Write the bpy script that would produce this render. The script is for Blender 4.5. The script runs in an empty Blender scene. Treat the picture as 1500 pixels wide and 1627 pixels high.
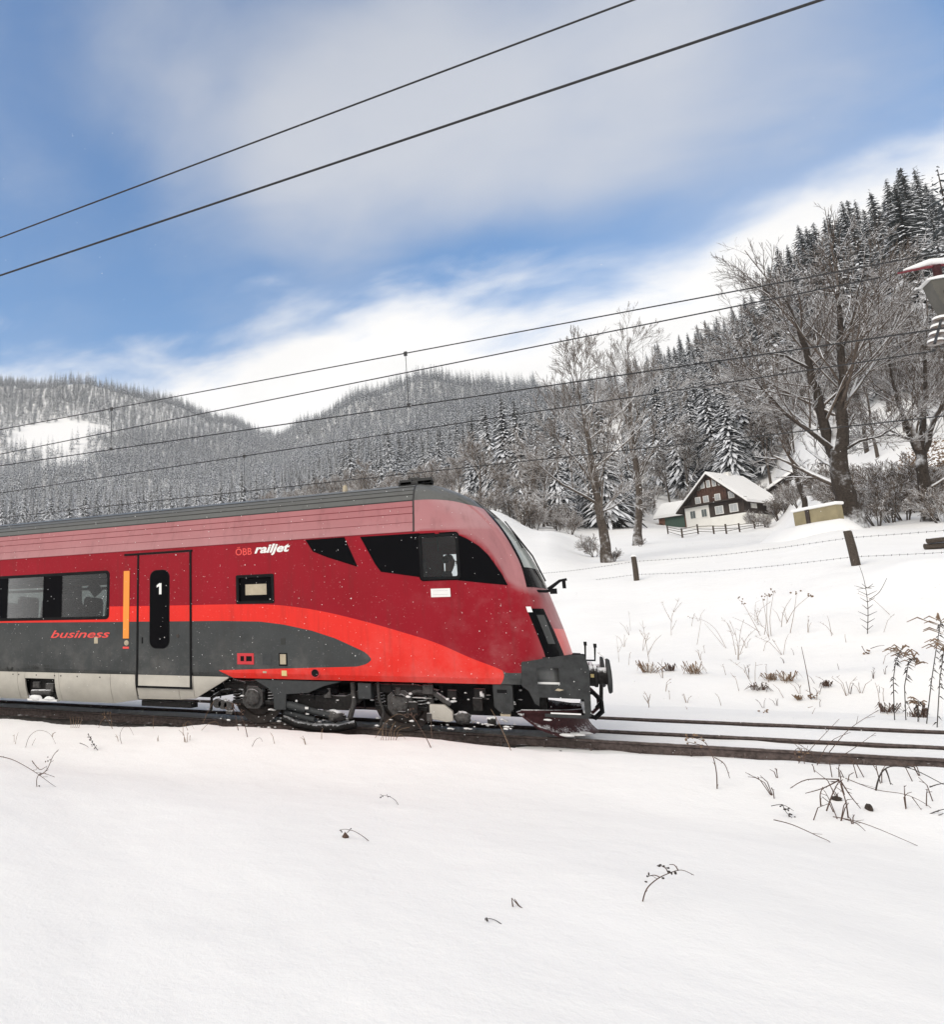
import bpy, bmesh, math, random
import numpy as np
from mathutils import Vector, Matrix
rnd = random.Random(7)
nrs = np.random.RandomState(11)
S = bpy.context.scene
COL = S.collection
PI = math.pi

# ------------------------------------------------------------------ camera
# wide lens standing 13 m from the train, aimed 28 deg to the left of the track's perpendicular,
# tilted up 10 deg; the frame is an off-centre crop (lens shift).  World: X along the track, Y away, Z up, rail top z=0
FPX = 1130.0
TH = math.atan(FPX / 2134); PT = math.atan(207 / FPX); EYE = 1.45
cam = bpy.data.cameras.new('camera'); camo = bpy.data.objects.new('camera', cam); COL.objects.link(camo)
camo.location = (0, 0, EYE)
camo.rotation_euler = (PI / 2 + PT, 0, TH)
cam.sensor_fit = 'VERTICAL'; cam.sensor_height = 24.0; cam.sensor_width = 36.0
cam.lens = 24.0 * FPX / 1627
cam.shift_x = 470 / 1627
cam.clip_start = 0.05; cam.clip_end = 12000
S.camera = camo
CF0 = np.array([-math.sin(TH), math.cos(TH), 0.0]); CR = np.array([math.cos(TH), math.sin(TH), 0.0]); CZ = np.array([0, 0, 1.0])
CF = math.cos(PT) * CF0 + math.sin(PT) * CZ; CU = -math.sin(PT) * CF0 + math.cos(PT) * CZ
CC = np.array([0, 0, EYE])
def ray(px, py): return CF * FPX + CR * (px - 280) - CU * (py - 813)      # direction of a photograph point
def aty(px, py, Y):                                                       # point of that direction at distance Y from the camera's track-parallel plane
    r = ray(px, py); return CC + r * (Y / r[1])
def prj(P):
    d = np.asarray(P, float) - CC; z = d @ CF
    return 280 + FPX * (d @ CR) / z, 813 - FPX * (d @ CU) / z, z

# ------------------------------------------------------------------ node helpers
class NT:
    def __init__(s, tree): s.t = tree; s.n = tree.nodes; s.l = tree.links
    def node(s, typ, **kw):
        n = s.n.new(typ)
        for k, v in kw.items(): setattr(n, k, v)
        return n
    def put(s, sock, v):
        if v is None: return
        if hasattr(v, 'is_output'): s.l.new(v, sock)
        else: sock.default_value = v
    def math(s, op, a, b=None, c=None, clamp=False):
        n = s.node('ShaderNodeMath', operation=op, use_clamp=clamp)
        s.put(n.inputs[0], a); s.put(n.inputs[1], b); s.put(n.inputs[2], c)
        return n.outputs[0]
    def vmath(s, op, a, b=None):
        n = s.node('ShaderNodeVectorMath', operation=op)
        s.put(n.inputs[0], a); s.put(n.inputs[1], b)
        return n.outputs['Value'] if op in ('DOT_PRODUCT', 'LENGTH') else n.outputs[0]
    def mix(s, f, a, b):
        n = s.node('ShaderNodeMix', data_type='RGBA'); s.put(n.inputs[0], f)
        s.put(n.inputs[6], a if hasattr(a, 'is_output') or len(a) == 4 else (*a, 1))
        s.put(n.inputs[7], b if hasattr(b, 'is_output') or len(b) == 4 else (*b, 1)); return n.outputs[2]
    def smooth(s, v, a, b, lo=0.0, hi=1.0):
        n = s.node('ShaderNodeMapRange', interpolation_type='SMOOTHSTEP')
        s.put(n.inputs[0], v); n.inputs[1].default_value = a; n.inputs[2].default_value = b
        n.inputs[3].default_value = lo; n.inputs[4].default_value = hi; return n.outputs[0]
    def lin(s, v, a, b, lo=0.0, hi=1.0):
        n = s.node('ShaderNodeMapRange'); s.put(n.inputs[0], v)
        n.inputs[1].default_value = a; n.inputs[2].default_value = b; n.inputs[3].default_value = lo; n.inputs[4].default_value = hi
        return n.outputs[0]
    def noise(s, vec, scale, detail=4, rough=0.55, dist=0.0):
        n = s.node('ShaderNodeTexNoise'); s.put(n.inputs['Vector'], vec)
        n.inputs['Scale'].default_value = scale; n.inputs['Detail'].default_value = detail
        n.inputs['Roughness'].default_value = rough; n.inputs['Distortion'].default_value = dist
        return n.outputs[0]
    def sep(s, v):
        n = s.node('ShaderNodeSeparateXYZ'); s.put(n.inputs[0], v); return n.outputs
    def comb(s, x, y, z):
        n = s.node('ShaderNodeCombineXYZ'); s.put(n.inputs[0], x); s.put(n.inputs[1], y); s.put(n.inputs[2], z); return n.outputs[0]
    def curve(s, v, pts, kind='AUTO'):
        n = s.node('ShaderNodeFloatCurve'); s.put(n.inputs['Value'], v)
        c = n.mapping.curves[0]; pts = sorted(pts)
        c.points[0].location = pts[0]; c.points[1].location = pts[-1]
        for p in pts[1:-1]: c.points.new(*p)
        for p in c.points: p.handle_type = kind
        n.mapping.use_clip = False; n.mapping.update(); return n.outputs[0]

# ------------------------------------------------------------------ world: sky with cloud bank, veil and blue gaps
SUN_EL, SUN_AZ = math.radians(36), math.radians(215)      # azimuth from +Y clockwise: behind the camera, to its left
W = bpy.data.worlds.new('World'); S.world = W; W.use_nodes = True
nt = NT(W.node_tree); nt.n.clear()
sky = nt.node('ShaderNodeTexSky', sky_type='NISHITA', sun_disc=False, sun_elevation=SUN_EL, sun_rotation=SUN_AZ, altitude=700, air_density=1.2, dust_density=0.6, ozone_density=2.0)
tc = nt.node('ShaderNodeTexCoord'); dv = nt.vmath('NORMALIZE', tc.outputs['Generated'])
dx, dy, dz = nt.sep(dv)
def nd(px, py): r = ray(px, py); return r / np.linalg.norm(r)
a_, b_, c_ = nd(0, 575), nd(620, 500), nd(1500, 195)
k = np.cross(b_ - a_, c_ - a_); k /= np.linalg.norm(k)
if k[2] < 0: k = -k
T0 = float(k @ a_)                                         # the top edge of the cloud bank: one tilted layer
t = nt.vmath('DOT_PRODUCT', dv, tuple(k))
den = nt.math('ADD', nt.math('MAXIMUM', dz, 0.0), 0.22)
pl = nt.comb(nt.math('DIVIDE', dx, den), nt.math('DIVIDE', dy, den), 0.0)
mp = nt.node('ShaderNodeMapping'); nt.put(mp.inputs[0], pl); mp.inputs['Rotation'].default_value = (0, 0, math.radians(-14)); mp.inputs['Scale'].default_value = (0.7, 1.0, 1); mp.inputs['Location'].default_value = (0.35, 0.2, 0)
n1 = nt.noise(mp.outputs[0], 1.7, 5, 0.5, 0.35)
n2 = nt.noise(mp.outputs[0], 4.6, 6, 0.55, 0.4)
n3 = nt.noise(mp.outputs[0], 0.9, 3, 0.5, 0.2)
nn = nt.math('ADD', nt.math('MULTIPLY', nt.math('SUBTRACT', n1, 0.5), 0.30), nt.math('MULTIPLY', nt.math('SUBTRACT', n2, 0.5), 0.15))
tt = nt.math('ADD', nt.math('SUBTRACT', t, T0), nn)
bank = nt.smooth(tt, 0.04, -0.05)
def drift_(px, py, deg, amp):                             # one large soft cloud of the veil
    d = nd(px, py); return nt.math('MULTIPLY', nt.smooth(nt.vmath('DOT_PRODUCT', dv, tuple(d)), math.cos(math.radians(deg)), 1.0), amp)
vs_ = None
for a in ((430, 310, 13, .75), (600, 230, 12, .70), (840, 130, 12, .75), (1080, 110, 13, .5), (1400, 40, 14, .45), (420, 20, 16, .8), (900, -60, 16, .6), (60, 40, 14, .4), (50, 420, 9, .35)):
    b = drift_(*a); vs_ = b if vs_ is None else nt.math('ADD', vs_, b)
high = nt.smooth(nt.math('SUBTRACT', t, T0), 0.32, 0.48, 0.0, 2.4)            # closed cloud overhead and behind, as the shadowless light tells
vd = nd(650, 420); back = nt.smooth(nt.vmath('DOT_PRODUCT', dv, tuple(vd)), 0.66, 0.30)
high = nt.math('MAXIMUM', high, nt.math('MULTIPLY', back, 2.4))
vs_ = nt.math('ADD', nt.math('MAXIMUM', vs_, high), nt.math('MULTIPLY', nn, 7.5))
veil = nt.math('MULTIPLY', nt.smooth(vs_, 0.04, 1.95, 0.0, 0.84), 1.0)
STR = 0.14
blue = nt.node('ShaderNodeHueSaturation'); nt.put(blue.inputs['Color'], sky.outputs[0]); blue.inputs['Saturation'].default_value = 1.36; blue.inputs['Value'].default_value = 1.04
veilc = nt.mix(nt.smooth(nt.math('SUBTRACT', t, T0), 0.15, 0.50), (3.95, 4.05, 4.3), (2.75, 2.95, 3.35))
veilc = nt.mix(nt.math('MAXIMUM', back, nt.smooth(nt.math('SUBTRACT', t, T0), 0.34, 0.50)), veilc, (5.6, 5.25, 4.75))
c1 = nt.mix(veil, blue.outputs[0], veilc)
bankc = nt.mix(nt.smooth(n2, 0.3, 0.7), (6.1, 6.02, 5.9), (6.7, 6.62, 6.5))
c2 = nt.mix(bank, c1, bankc)
bg = nt.node('ShaderNodeBackground'); nt.put(bg.inputs[0], c2); bg.inputs[1].default_value = STR
wo = nt.node('ShaderNodeOutputWorld'); nt.l.new(bg.outputs[0], wo.inputs[0])

# ------------------------------------------------------------------ sun (veiled by cloud) and exposure
sl = bpy.data.lights.new('sun', 'SUN'); sl.energy = 1.5; sl.angle = math.radians(40); sl.color = (1, 0.94, 0.85)
so = bpy.data.objects.new('sun', sl); COL.objects.link(so)
sd = Vector((math.sin(SUN_AZ) * math.cos(SUN_EL), math.cos(SUN_AZ) * math.cos(SUN_EL), math.sin(SUN_EL)))
so.rotation_euler = sd.to_track_quat('Z', 'Y').to_euler(); so.location = (0, -20, 40)
S.view_settings.view_transform = 'Standard'; S.view_settings.look = 'None'
S.view_settings.exposure = 0.30; S.view_settings.gamma = 1.0; S.view_settings.use_curve_mapping = False
S.cycles.max_bounces = 8; S.cycles.transparent_max_bounces = 16; S.cycles.diffuse_bounces = 3; S.cycles.glossy_bounces = 3
S.cycles.volume_bounces = 1
try: S.cycles.use_denoising = True
except Exception: pass

# ------------------------------------------------------------------ materials
def M(name, col, rough=0.6, metal=0.0, spec=0.5, coat=0.0, var=0.0, vscale=8.0, bump=0.0, bscale=40.0, coords='Object'):
    m = bpy.data.materials.new(name); m.use_nodes = True; q = NT(m.node_tree)
    b = q.n['Principled BSDF']; b.inputs['Roughness'].default_value = rough; b.inputs['Metallic'].default_value = metal
    b.inputs['Specular IOR Level'].default_value = spec; b.inputs['Coat Weight'].default_value = coat; b.inputs['Coat Roughness'].default_value = 0.08
    b.inputs['Base Color'].default_value = (*col, 1)
    tcn = q.node('ShaderNodeTexCoord')
    if var:
        n = q.noise(tcn.outputs[coords], vscale, 5, 0.6)
        c = q.mix(q.lin(n, 0.3, 0.7), tuple(max(0, x * (1 - var)) for x in col), tuple(min(1, x * (1 + var)) for x in col))
        q.l.new(c, b.inputs['Base Color'])
    if bump:
        bn = q.node('ShaderNodeBump'); bn.inputs['Strength'].default_value = bump; bn.inputs['Distance'].default_value = 0.02
        q.l.new(q.noise(tcn.outputs[coords], bscale, 4, 0.6), bn.inputs['Height']); q.l.new(bn.outputs[0], b.inputs['Normal'])
    return m
def Msnowy(name, col, lo=0.25, hi=0.55, nscale=1.5, namp=0.5, var=0.35, snowc=(0.86, 0.87, 0.89), rough=0.85, amount=1.0, fine=0.0):
    """a dark thing with snow lying on whatever faces up"""
    m = bpy.data.materials.new(name); m.use_nodes = True; q = NT(m.node_tree)
    b = q.n['Principled BSDF']; b.inputs['Roughness'].default_value = rough; b.inputs['Specular IOR Level'].default_value = 0.2
    g = q.node('ShaderNodeNewGeometry'); nz = q.sep(g.outputs['Normal'])[2]
    n = q.noise(g.outputs['Position'], nscale, 4, 0.65)
    v = q.math('ADD', nz, q.math('MULTIPLY', q.math('SUBTRACT', n, 0.5), namp * 2))
    if fine:
        n4 = q.noise(g.outputs['Position'], fine, 3, 0.6)
        v = q.math('ADD', v, q.math('MULTIPLY', q.math('SUBTRACT', n4, 0.5), namp * 1.6))
    f = q.math('MULTIPLY', q.smooth(v, lo, hi), amount)
    n2 = q.noise(g.outputs['Position'], nscale * 3.1, 3, 0.6)
    oi = q.node('ShaderNodeObjectInfo')
    base = q.mix(q.lin(n2, 0.3, 0.7), tuple(x * (1 - var) for x in col), tuple(x * (1 + var) for x in col))
    q.l.new(q.mix(f, base, snowc), b.inputs['Base Color'])
    if 'bark' in name or 'wood' in name:
        mp_ = q.node('ShaderNodeMapping'); q.put(mp_.inputs[0], g.outputs['Position']); mp_.inputs['Scale'].default_value = (9, 9, 2.2)
        bn = q.node('ShaderNodeBump'); bn.inputs['Strength'].default_value = 1.0; bn.inputs['Distance'].default_value = 0.12; q.l.new(q.noise(mp_.outputs[0], 1.0, 5, 0.7), bn.inputs['Height']); q.l.new(bn.outputs[0], b.inputs['Normal'])
    return m
SNOWC = (0.90, 0.905, 0.915)
def Msnow(name, fine=True):
    m = bpy.data.materials.new(name); m.use_nodes = True; q = NT(m.node_tree); b = q.n['Principled BSDF']
    g = q.node('ShaderNodeNewGeometry'); P = g.outputs['Position']
    n = q.noise(P, 0.35, 4, 0.5)
    q.l.new(q.mix(q.lin(n, 0.3, 0.7), (0.895, 0.892, 0.885), (0.932, 0.930, 0.924)), b.inputs['Base Color'])
    b.inputs['Roughness'].default_value = 0.75; b.inputs['Specular IOR Level'].default_value = 0.15
    h = q.math('ADD', q.math('MULTIPLY', q.noise(P, 2.2, 3, 0.5), 0.45), q.math('MULTIPLY', q.noise(P, 30, 3, 0.55), 0.075))
    h = q.math('ADD', h, q.math('MULTIPLY', q.noise(P, 150, 2, 0.6), 0.04))
    bn = q.node('ShaderNodeBump'); bn.inputs['Strength'].default_value = 0.55; bn.inputs['Distance'].default_value = 0.12
    q.l.new(h, bn.inputs['Height']); q.l.new(bn.outputs[0], b.inputs['Normal'])
    return m
def Mglass(name, tint, refl=0.06, rough=0.02):
    m = bpy.data.materials.new(name); m.use_nodes = True; q = NT(m.node_tree); q.n.clear()
    o = q.node('ShaderNodeOutputMaterial'); tr = q.node('ShaderNodeBsdfTransparent'); tr.inputs[0].default_value = (*tint, 1)
    gl = q.node('ShaderNodeBsdfGlossy'); gl.inputs['Roughness'].default_value = rough; gl.inputs[0].default_value = (1, 1, 1, 1)
    fr = q.node('ShaderNodeFresnel'); fr.inputs[0].default_value = 1.45
    mx = q.node('ShaderNodeMixShader'); q.l.new(q.math('MAXIMUM', fr.outputs[0], refl), mx.inputs[0])
    q.l.new(tr.outputs[0], mx.inputs[1]); q.l.new(gl.outputs[0], mx.inputs[2]); q.l.new(mx.outputs[0], o.inputs[0])
    return m
SNOW = Msnow('snow_cover')
MAT = dict(
    snow=SNOW,
    black=M('black_glass', (0.003, 0.003, 0.004), 0.1, 0, 0.05),
    rubber=M('black_rubber', (0.008, 0.008, 0.009), 0.6, 0, 0.1, var=0.3),
    dgrey=M('dark_grey_paint', (0.052, 0.056, 0.058), 0.5, 0, 0.15, var=0.15, vscale=14),
    mask=M('mask_grey_paint', (0.042, 0.044, 0.045), 0.55, 0, 0.15, var=0.3, vscale=9),
    roof=M('roof_grey', (0.05, 0.053, 0.051), 0.6, var=0.15, vscale=5),
    rib=M('rib_dark', (0.02, 0.02, 0.02), 0.6),
    ribred=M('rib_red', (0.17, 0.012, 0.022), 0.5),
    skirt=M('skirt_beige', (0.50, 0.475, 0.42), 0.5, 0, 0.3, var=0.10, vscale=3),
    bogie=Msnowy('bogie_metal', (0.018, 0.0165, 0.016), 0.42, 0.8, 9, 0.6, 0.5, fine=60, rough=0.6),
    bogiel=Msnowy('bogie_light_metal', (0.075, 0.072, 0.07), 0.5, 0.9, 8, 0.5, 0.4, rough=0.6),
    steel=M('wheel_steel', (0.05, 0.040, 0.035), 0.5, 0.3, var=0.4, vscale=12),
    rail=Msnowy('rail_rust', (0.095, 0.074, 0.068), 0.93, 1.2, 6, 0.35, 0.4, rough=0.7),
    plough=Msnowy('plough_red', (0.045, 0.014, 0.016), 0.55, 1.0, 7, 0.6, 0.35, fine=40, rough=0.6),
    white=M('white_print', (0.78, 0.78, 0.76), 0.5),
    redprint=M('red_print', (0.75, 0.06, 0.05), 0.5),
    redbox=M('red_port', (0.55, 0.02, 0.03), 0.45),
    orange=M('orange_bar', (0.85, 0.28, 0.03), 0.4),
    beige=M('beige_panel', (0.42, 0.36, 0.26), 0.6, var=0.15),
    yellow=M('pale_yellow', (0.65, 0.52, 0.22), 0.5),
    inter=M('interior_grey', (0.018, 0.020, 0.024), 0.8, 0, 0.1),
    interl=M('interior_light', (0.05, 0.052, 0.05), 0.8, 0, 0.1),
    seat=M('seat_dark', (0.010, 0.011, 0.013), 0.85, 0, 0.1),
    glass=Mglass('tinted_glass', (0.50, 0.53, 0.52), 0.03),
    cabglass=Mglass('cab_glass', (0.55, 0.60, 0.62), 0.03),
    screen=Mglass('windscreen_glass', (0.25, 0.27, 0.27), 0.22),
    lamp=M('lamp_glass', (0.05, 0.052, 0.052), 0.2, 0, 0.3),
    wire=M('wire_dark', (0.022, 0.022, 0.024), 0.6),
    bark=Msnowy('bark_snowy', (0.082, 0.066, 0.054), 0.06, 0.42, 3.0, 0.35, 0.4),
    barkd=Msnowy('bark_dark_snowy', (0.048, 0.038, 0.031), 0.08, 0.45, 3.0, 0.35, 0.4),
    twig=Msnowy('twig_snowy', (0.092, 0.071, 0.057), -0.06, 0.38, 2.0, 0.35, 0.4),
    twigf=Msnowy('twig_frosted', (0.135, 0.105, 0.082), -0.05, 0.4, 0.8, 0.45, 0.4),
    twigl=Msnowy('twig_pale_snowy', (0.135, 0.112, 0.094), -0.08, 0.38, 2.0, 0.35, 0.4),
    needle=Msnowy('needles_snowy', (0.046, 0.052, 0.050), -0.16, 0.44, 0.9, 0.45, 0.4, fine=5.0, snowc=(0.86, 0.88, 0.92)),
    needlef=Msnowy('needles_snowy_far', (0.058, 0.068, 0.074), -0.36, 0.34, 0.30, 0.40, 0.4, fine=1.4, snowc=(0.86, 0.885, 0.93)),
    wood=Msnowy('weathered_wood', (0.085, 0.068, 0.055), 0.7, 0.95, 12, 0.2, 0.4),
    dry=M('dry_stem', (0.085, 0.05, 0.036), 0.8, var=0.3, vscale=30),
    dryd=M('dry_stem_dark', (0.035, 0.028, 0.024), 0.8, var=0.3, vscale=30),
    drytan=M('dry_tan', (0.20, 0.13, 0.08), 0.8, var=0.4, vscale=30),
    earth=M('earth', (0.04, 0.03, 0.023), 0.9, var=0.5, vscale=20, bump=0.6),
)
def Mflat(name, col, rough=0.7, **k):
    MAT[name] = M(name, col, rough, **k); return MAT[name]
Mflat('timber', (0.075, 0.034, 0.022), 0.8, var=0.35, vscale=3); Mflat('timberd', (0.036, 0.025, 0.020), 0.8, var=0.3, vscale=3)
Mflat('plaster', (0.78, 0.77, 0.73), 0.8, var=0.05, vscale=0.8); Mflat('pane', (0.42, 0.44, 0.45), 0.2)
Mflat('paneg', (0.12, 0.14, 0.14), 0.15); Mflat('ochre', (0.26, 0.22, 0.13), 0.85, var=0.2, vscale=1.2)
Mflat('greendoor', (0.055, 0.10, 0.075), 0.6, var=0.2); Mflat('brick', (0.20, 0.10, 0.065), 0.8, var=0.3, vscale=2)
Mflat('concrete', (0.10, 0.095, 0.082), 0.8, var=0.15, vscale=4, bump=0.2); Mflat('armred', (0.16, 0.02, 0.03), 0.5)
Mflat('porcelain', (0.13, 0.10, 0.085), 0.25); Mflat('skin', (0.45, 0.27, 0.20), 0.55); Mflat('jacket', (0.018, 0.02, 0.026), 0.8); Mflat('hair', (0.02, 0.015, 0.012), 0.7)
MAT['ballast'] = Msnowy('ballast', (0.05, 0.046, 0.043), 1.12, 1.5, 2.2, 0.5, 0.6, fine=38)
Mflat('leafbrown', (0.20, 0.12, 0.06), 0.85, var=0.4, vscale=2)

# ------------------------------------------------------------------ object helpers
def tag(o, label=None, cat=None, group=None, kind=None):
    if label: o['label'] = label
    if cat: o['category'] = cat
    if group: o['group'] = group
    if kind: o['kind'] = kind
    return o
def empty(name, loc=(0, 0, 0), rz=0.0):
    o = bpy.data.objects.new(name, None); COL.objects.link(o); o.location = loc; o.rotation_euler = (0, 0, rz); o.empty_display_size = 0.2; return o
def np_mesh(name, V, F, smooth=False):
    """V (n,3), F (m,k) with constant k"""
    V = np.asarray(V, np.float32); F = np.asarray(F, np.int32); me = bpy.data.meshes.new(name)
    m, kk = F.shape
    me.vertices.add(len(V)); me.vertices.foreach_set('co', V.ravel())
    me.loops.add(m * kk); me.loops.foreach_set('vertex_index', F.ravel())
    me.polygons.add(m); me.polygons.foreach_set('loop_start', np.arange(0, m * kk, kk, dtype=np.int32))
    me.update(calc_edges=True); me.validate()
    if smooth: me.polygons.foreach_set('use_smooth', np.ones(len(me.polygons), bool))
    return me
def link(name, me, mat, parent=None):
    o = bpy.data.objects.new(name, me); COL.objects.link(o)
    if mat is not None and not me.materials:
        for mm in (mat if isinstance(mat, (list, tuple)) else [mat]): me.materials.append(MAT[mm] if isinstance(mm, str) else mm)
    if parent is not None: o.parent = parent
    return o
class MB:
    def __init__(s): s.v = []; s.f = []
    def add(s, vs, fs):
        o = len(s.v); s.v.extend([tuple(map(float, p)) for p in vs]); s.f.extend([tuple(i + o for i in f) for f in fs]); return s
    def box(s, x0, x1, y0, y1, z0, z1, mtx=None):
        vs = [(x, y, z) for z in (z0, z1) for y in (y0, y1) for x in (x0, x1)]
        if mtx is not None: vs = [tuple(mtx @ Vector(p)) for p in vs]
        return s.add(vs, [(0, 2, 3, 1), (4, 5, 7, 6), (0, 1, 5, 4), (2, 6, 7, 3), (0, 4, 6, 2), (1, 3, 7, 5)])
    def tube(s, pts, r, n=8, cap=True, r1=None):
        pts = [Vector(p) for p in pts]; m = len(pts); rs = r if isinstance(r, (list, tuple)) else ([r + (r1 - r) * i / (m - 1) for i in range(m)] if r1 is not None else [r] * m)
        rings = []; up = None
        for i, p in enumerate(pts):
            d = (pts[min(i + 1, m - 1)] - pts[max(i - 1, 0)]).normalized()
            if up is None: up = Vector((0, 0, 1)) if abs(d.z) < 0.9 else Vector((1, 0, 0))
            a = d.cross(up).normalized(); b = a.cross(d).normalized(); up = b
            rings.append([tuple(p + (a * math.cos(2 * PI * j / n) + b * math.sin(2 * PI * j / n)) * rs[i]) for j in range(n)])
        vs = [q for rg in rings for q in rg]; fs = []
        for i in range(m - 1):
            for j in range(n): fs.append((i * n + j, i * n + (j + 1) % n, (i + 1) * n + (j + 1) % n, (i + 1) * n + j))
        if cap: fs.append(tuple(range(n - 1, -1, -1))); fs.append(tuple((m - 1) * n + j for j in range(n)))
        return s.add(vs, fs)
    def cyl(s, a, b, r, n=20, r1=None): return s.tube([a, b], [r, r if r1 is None else r1], n)
    def lathe(s, c, axis, prof, n=24):
        """prof list of (along, radius); axis 'x','y','z'"""
        vs = []; fs = []
        for (a, r) in prof:
            for j in range(n):
                q = 2 * PI * j / n; u, w = r * math.cos(q), r * math.sin(q)
                vs.append({'x': (c[0] + a, c[1] + u, c[2] + w), 'y': (c[0] + u, c[1] + a, c[2] + w), 'z': (c[0] + u, c[1] + w, c[2] + a)}[axis])
        m = len(prof)
        for i in range(m - 1):
            for j in range(n): fs.append((i * n + j, i * n + (j + 1) % n, (i + 1) * n + (j + 1) % n, (i + 1) * n + j))
        fs.append(tuple(range(n))); fs.append(tuple((m - 1) * n + j for j in range(n)))
        return s.add(vs, fs)
    def prism(s, pts, y0, y1):
        """polygon in (x,z) extruded along y"""
        n = len(pts); vs = [(x, y0, z) for x, z in pts] + [(x, y1, z) for x, z in pts]
        fs = [tuple(range(n)), tuple(range(2 * n - 1, n - 1, -1))] + [(i, i + n, (i + 1) % n + n, (i + 1) % n) for i in range(n)]
        return s.add(vs, fs)
    def blob(s, c, rx, ry, rz, seed=0, n=10, m=6):
        g = random.Random(seed); vs = []; fs = []
        for i in range(m + 1):
            for j in range(n):
                a = PI * i / m; b = 2 * PI * j / n; w = 1 + g.uniform(-.18, .18)
                vs.append((c[0] + rx * w * math.sin(a) * math.cos(b), c[1] + ry * w * math.sin(a) * math.sin(b), c[2] + rz * w * math.cos(a)))
        for i in range(m):
            for j in range(n): fs.append((i * n + j, (i + 1) * n + j, (i + 1) * n + (j + 1) % n, i * n + (j + 1) % n))
        return s.add(vs, fs)
    def build(s, name, mat, parent=None, smooth=None, bevel=0.0):
        me = bpy.data.meshes.new(name); me.from_pydata(s.v, [], s.f); me.validate()
        bm = bmesh.new(); bm.from_mesh(me)
        bmesh.ops.recalc_face_normals(bm, faces=bm.faces)
        if bevel: bmesh.ops.bevel(bm, geom=[e for e in bm.edges if len(e.link_faces) == 2 and e.calc_face_angle(0) > 0.6], offset=bevel, segments=2, profile=0.6, affect='EDGES', clamp_overlap=True)
        bm.to_mesh(me); bm.free()
        if smooth is not None:
            me.polygons.foreach_set('use_smooth', np.ones(len(me.polygons), bool)); me.set_sharp_from_angle(angle=math.radians(smooth))
        return link(name, me, mat, parent)
def grid_mesh(P, flip=False):
    """P array (a,b,3) -> quads"""
    a, b = P.shape[:2]; idx = np.arange(a * b).reshape(a, b)
    F = np.stack([idx[:-1, :-1], idx[:-1, 1:], idx[1:, 1:], idx[1:, :-1]], -1).reshape(-1, 4)
    return P.reshape(-1, 3), F[:, ::-1] if flip else F
def prisms(P0, P1, R0, R1, n=3):
    """many tapered n-sided sticks at once"""
    P0 = np.asarray(P0, float); P1 = np.asarray(P1, float); d = P1 - P0; d /= np.linalg.norm(d, axis=1, keepdims=True) + 1e-9
    ref = np.where(np.abs(d[:, 2:3]) < 0.9, np.array([[0, 0, 1.0]]), np.array([[1.0, 0, 0]]))
    a = np.cross(d, ref); a /= np.linalg.norm(a, axis=1, keepdims=True) + 1e-9; b = np.cross(a, d)
    m = len(P0); V = np.zeros((m, 2 * n, 3))
    for j in range(n):
        q = 2 * PI * (j + (0 if n == 4 else 0.25)) / n; o = a * math.cos(q) + b * math.sin(q)
        V[:, j] = P0 + o * np.asarray(R0)[:, None]; V[:, n + j] = P1 + o * np.asarray(R1)[:, None]
    base = (np.arange(m) * 2 * n)[:, None]
    F = np.concatenate([np.stack([base[:, 0] + j, base[:, 0] + (j + 1) % n, base[:, 0] + n + (j + 1) % n, base[:, 0] + n + j], -1)[:, None] for j in range(n)], 1).reshape(-1, 4)
    return V.reshape(-1, 3), F

# ------------------------------------------------------------------ terrain
def sstep(a, b, x): q = np.clip((x - a) / (b - a), 0, 1); return q * q * (3 - 2 * q)
def vnoise(x, y, s, seed=0):
    x = np.asarray(x, float) / s; y = np.asarray(y, float) / s; xi = np.floor(x).astype(np.int64); yi = np.floor(y).astype(np.int64); u = x - xi; v = y - yi
    def h(i, j): q = np.sin(i * 127.1 + j * 311.7 + seed * 74.7) * 43758.5453; return q - np.floor(q)
    u = u * u * (3 - 2 * u); v = v * v * (3 - 2 * v)
    return (h(xi, yi) * (1 - u) + h(xi + 1, yi) * u) * (1 - v) + (h(xi, yi + 1) * (1 - u) + h(xi + 1, yi + 1) * u) * v - 0.5
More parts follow.
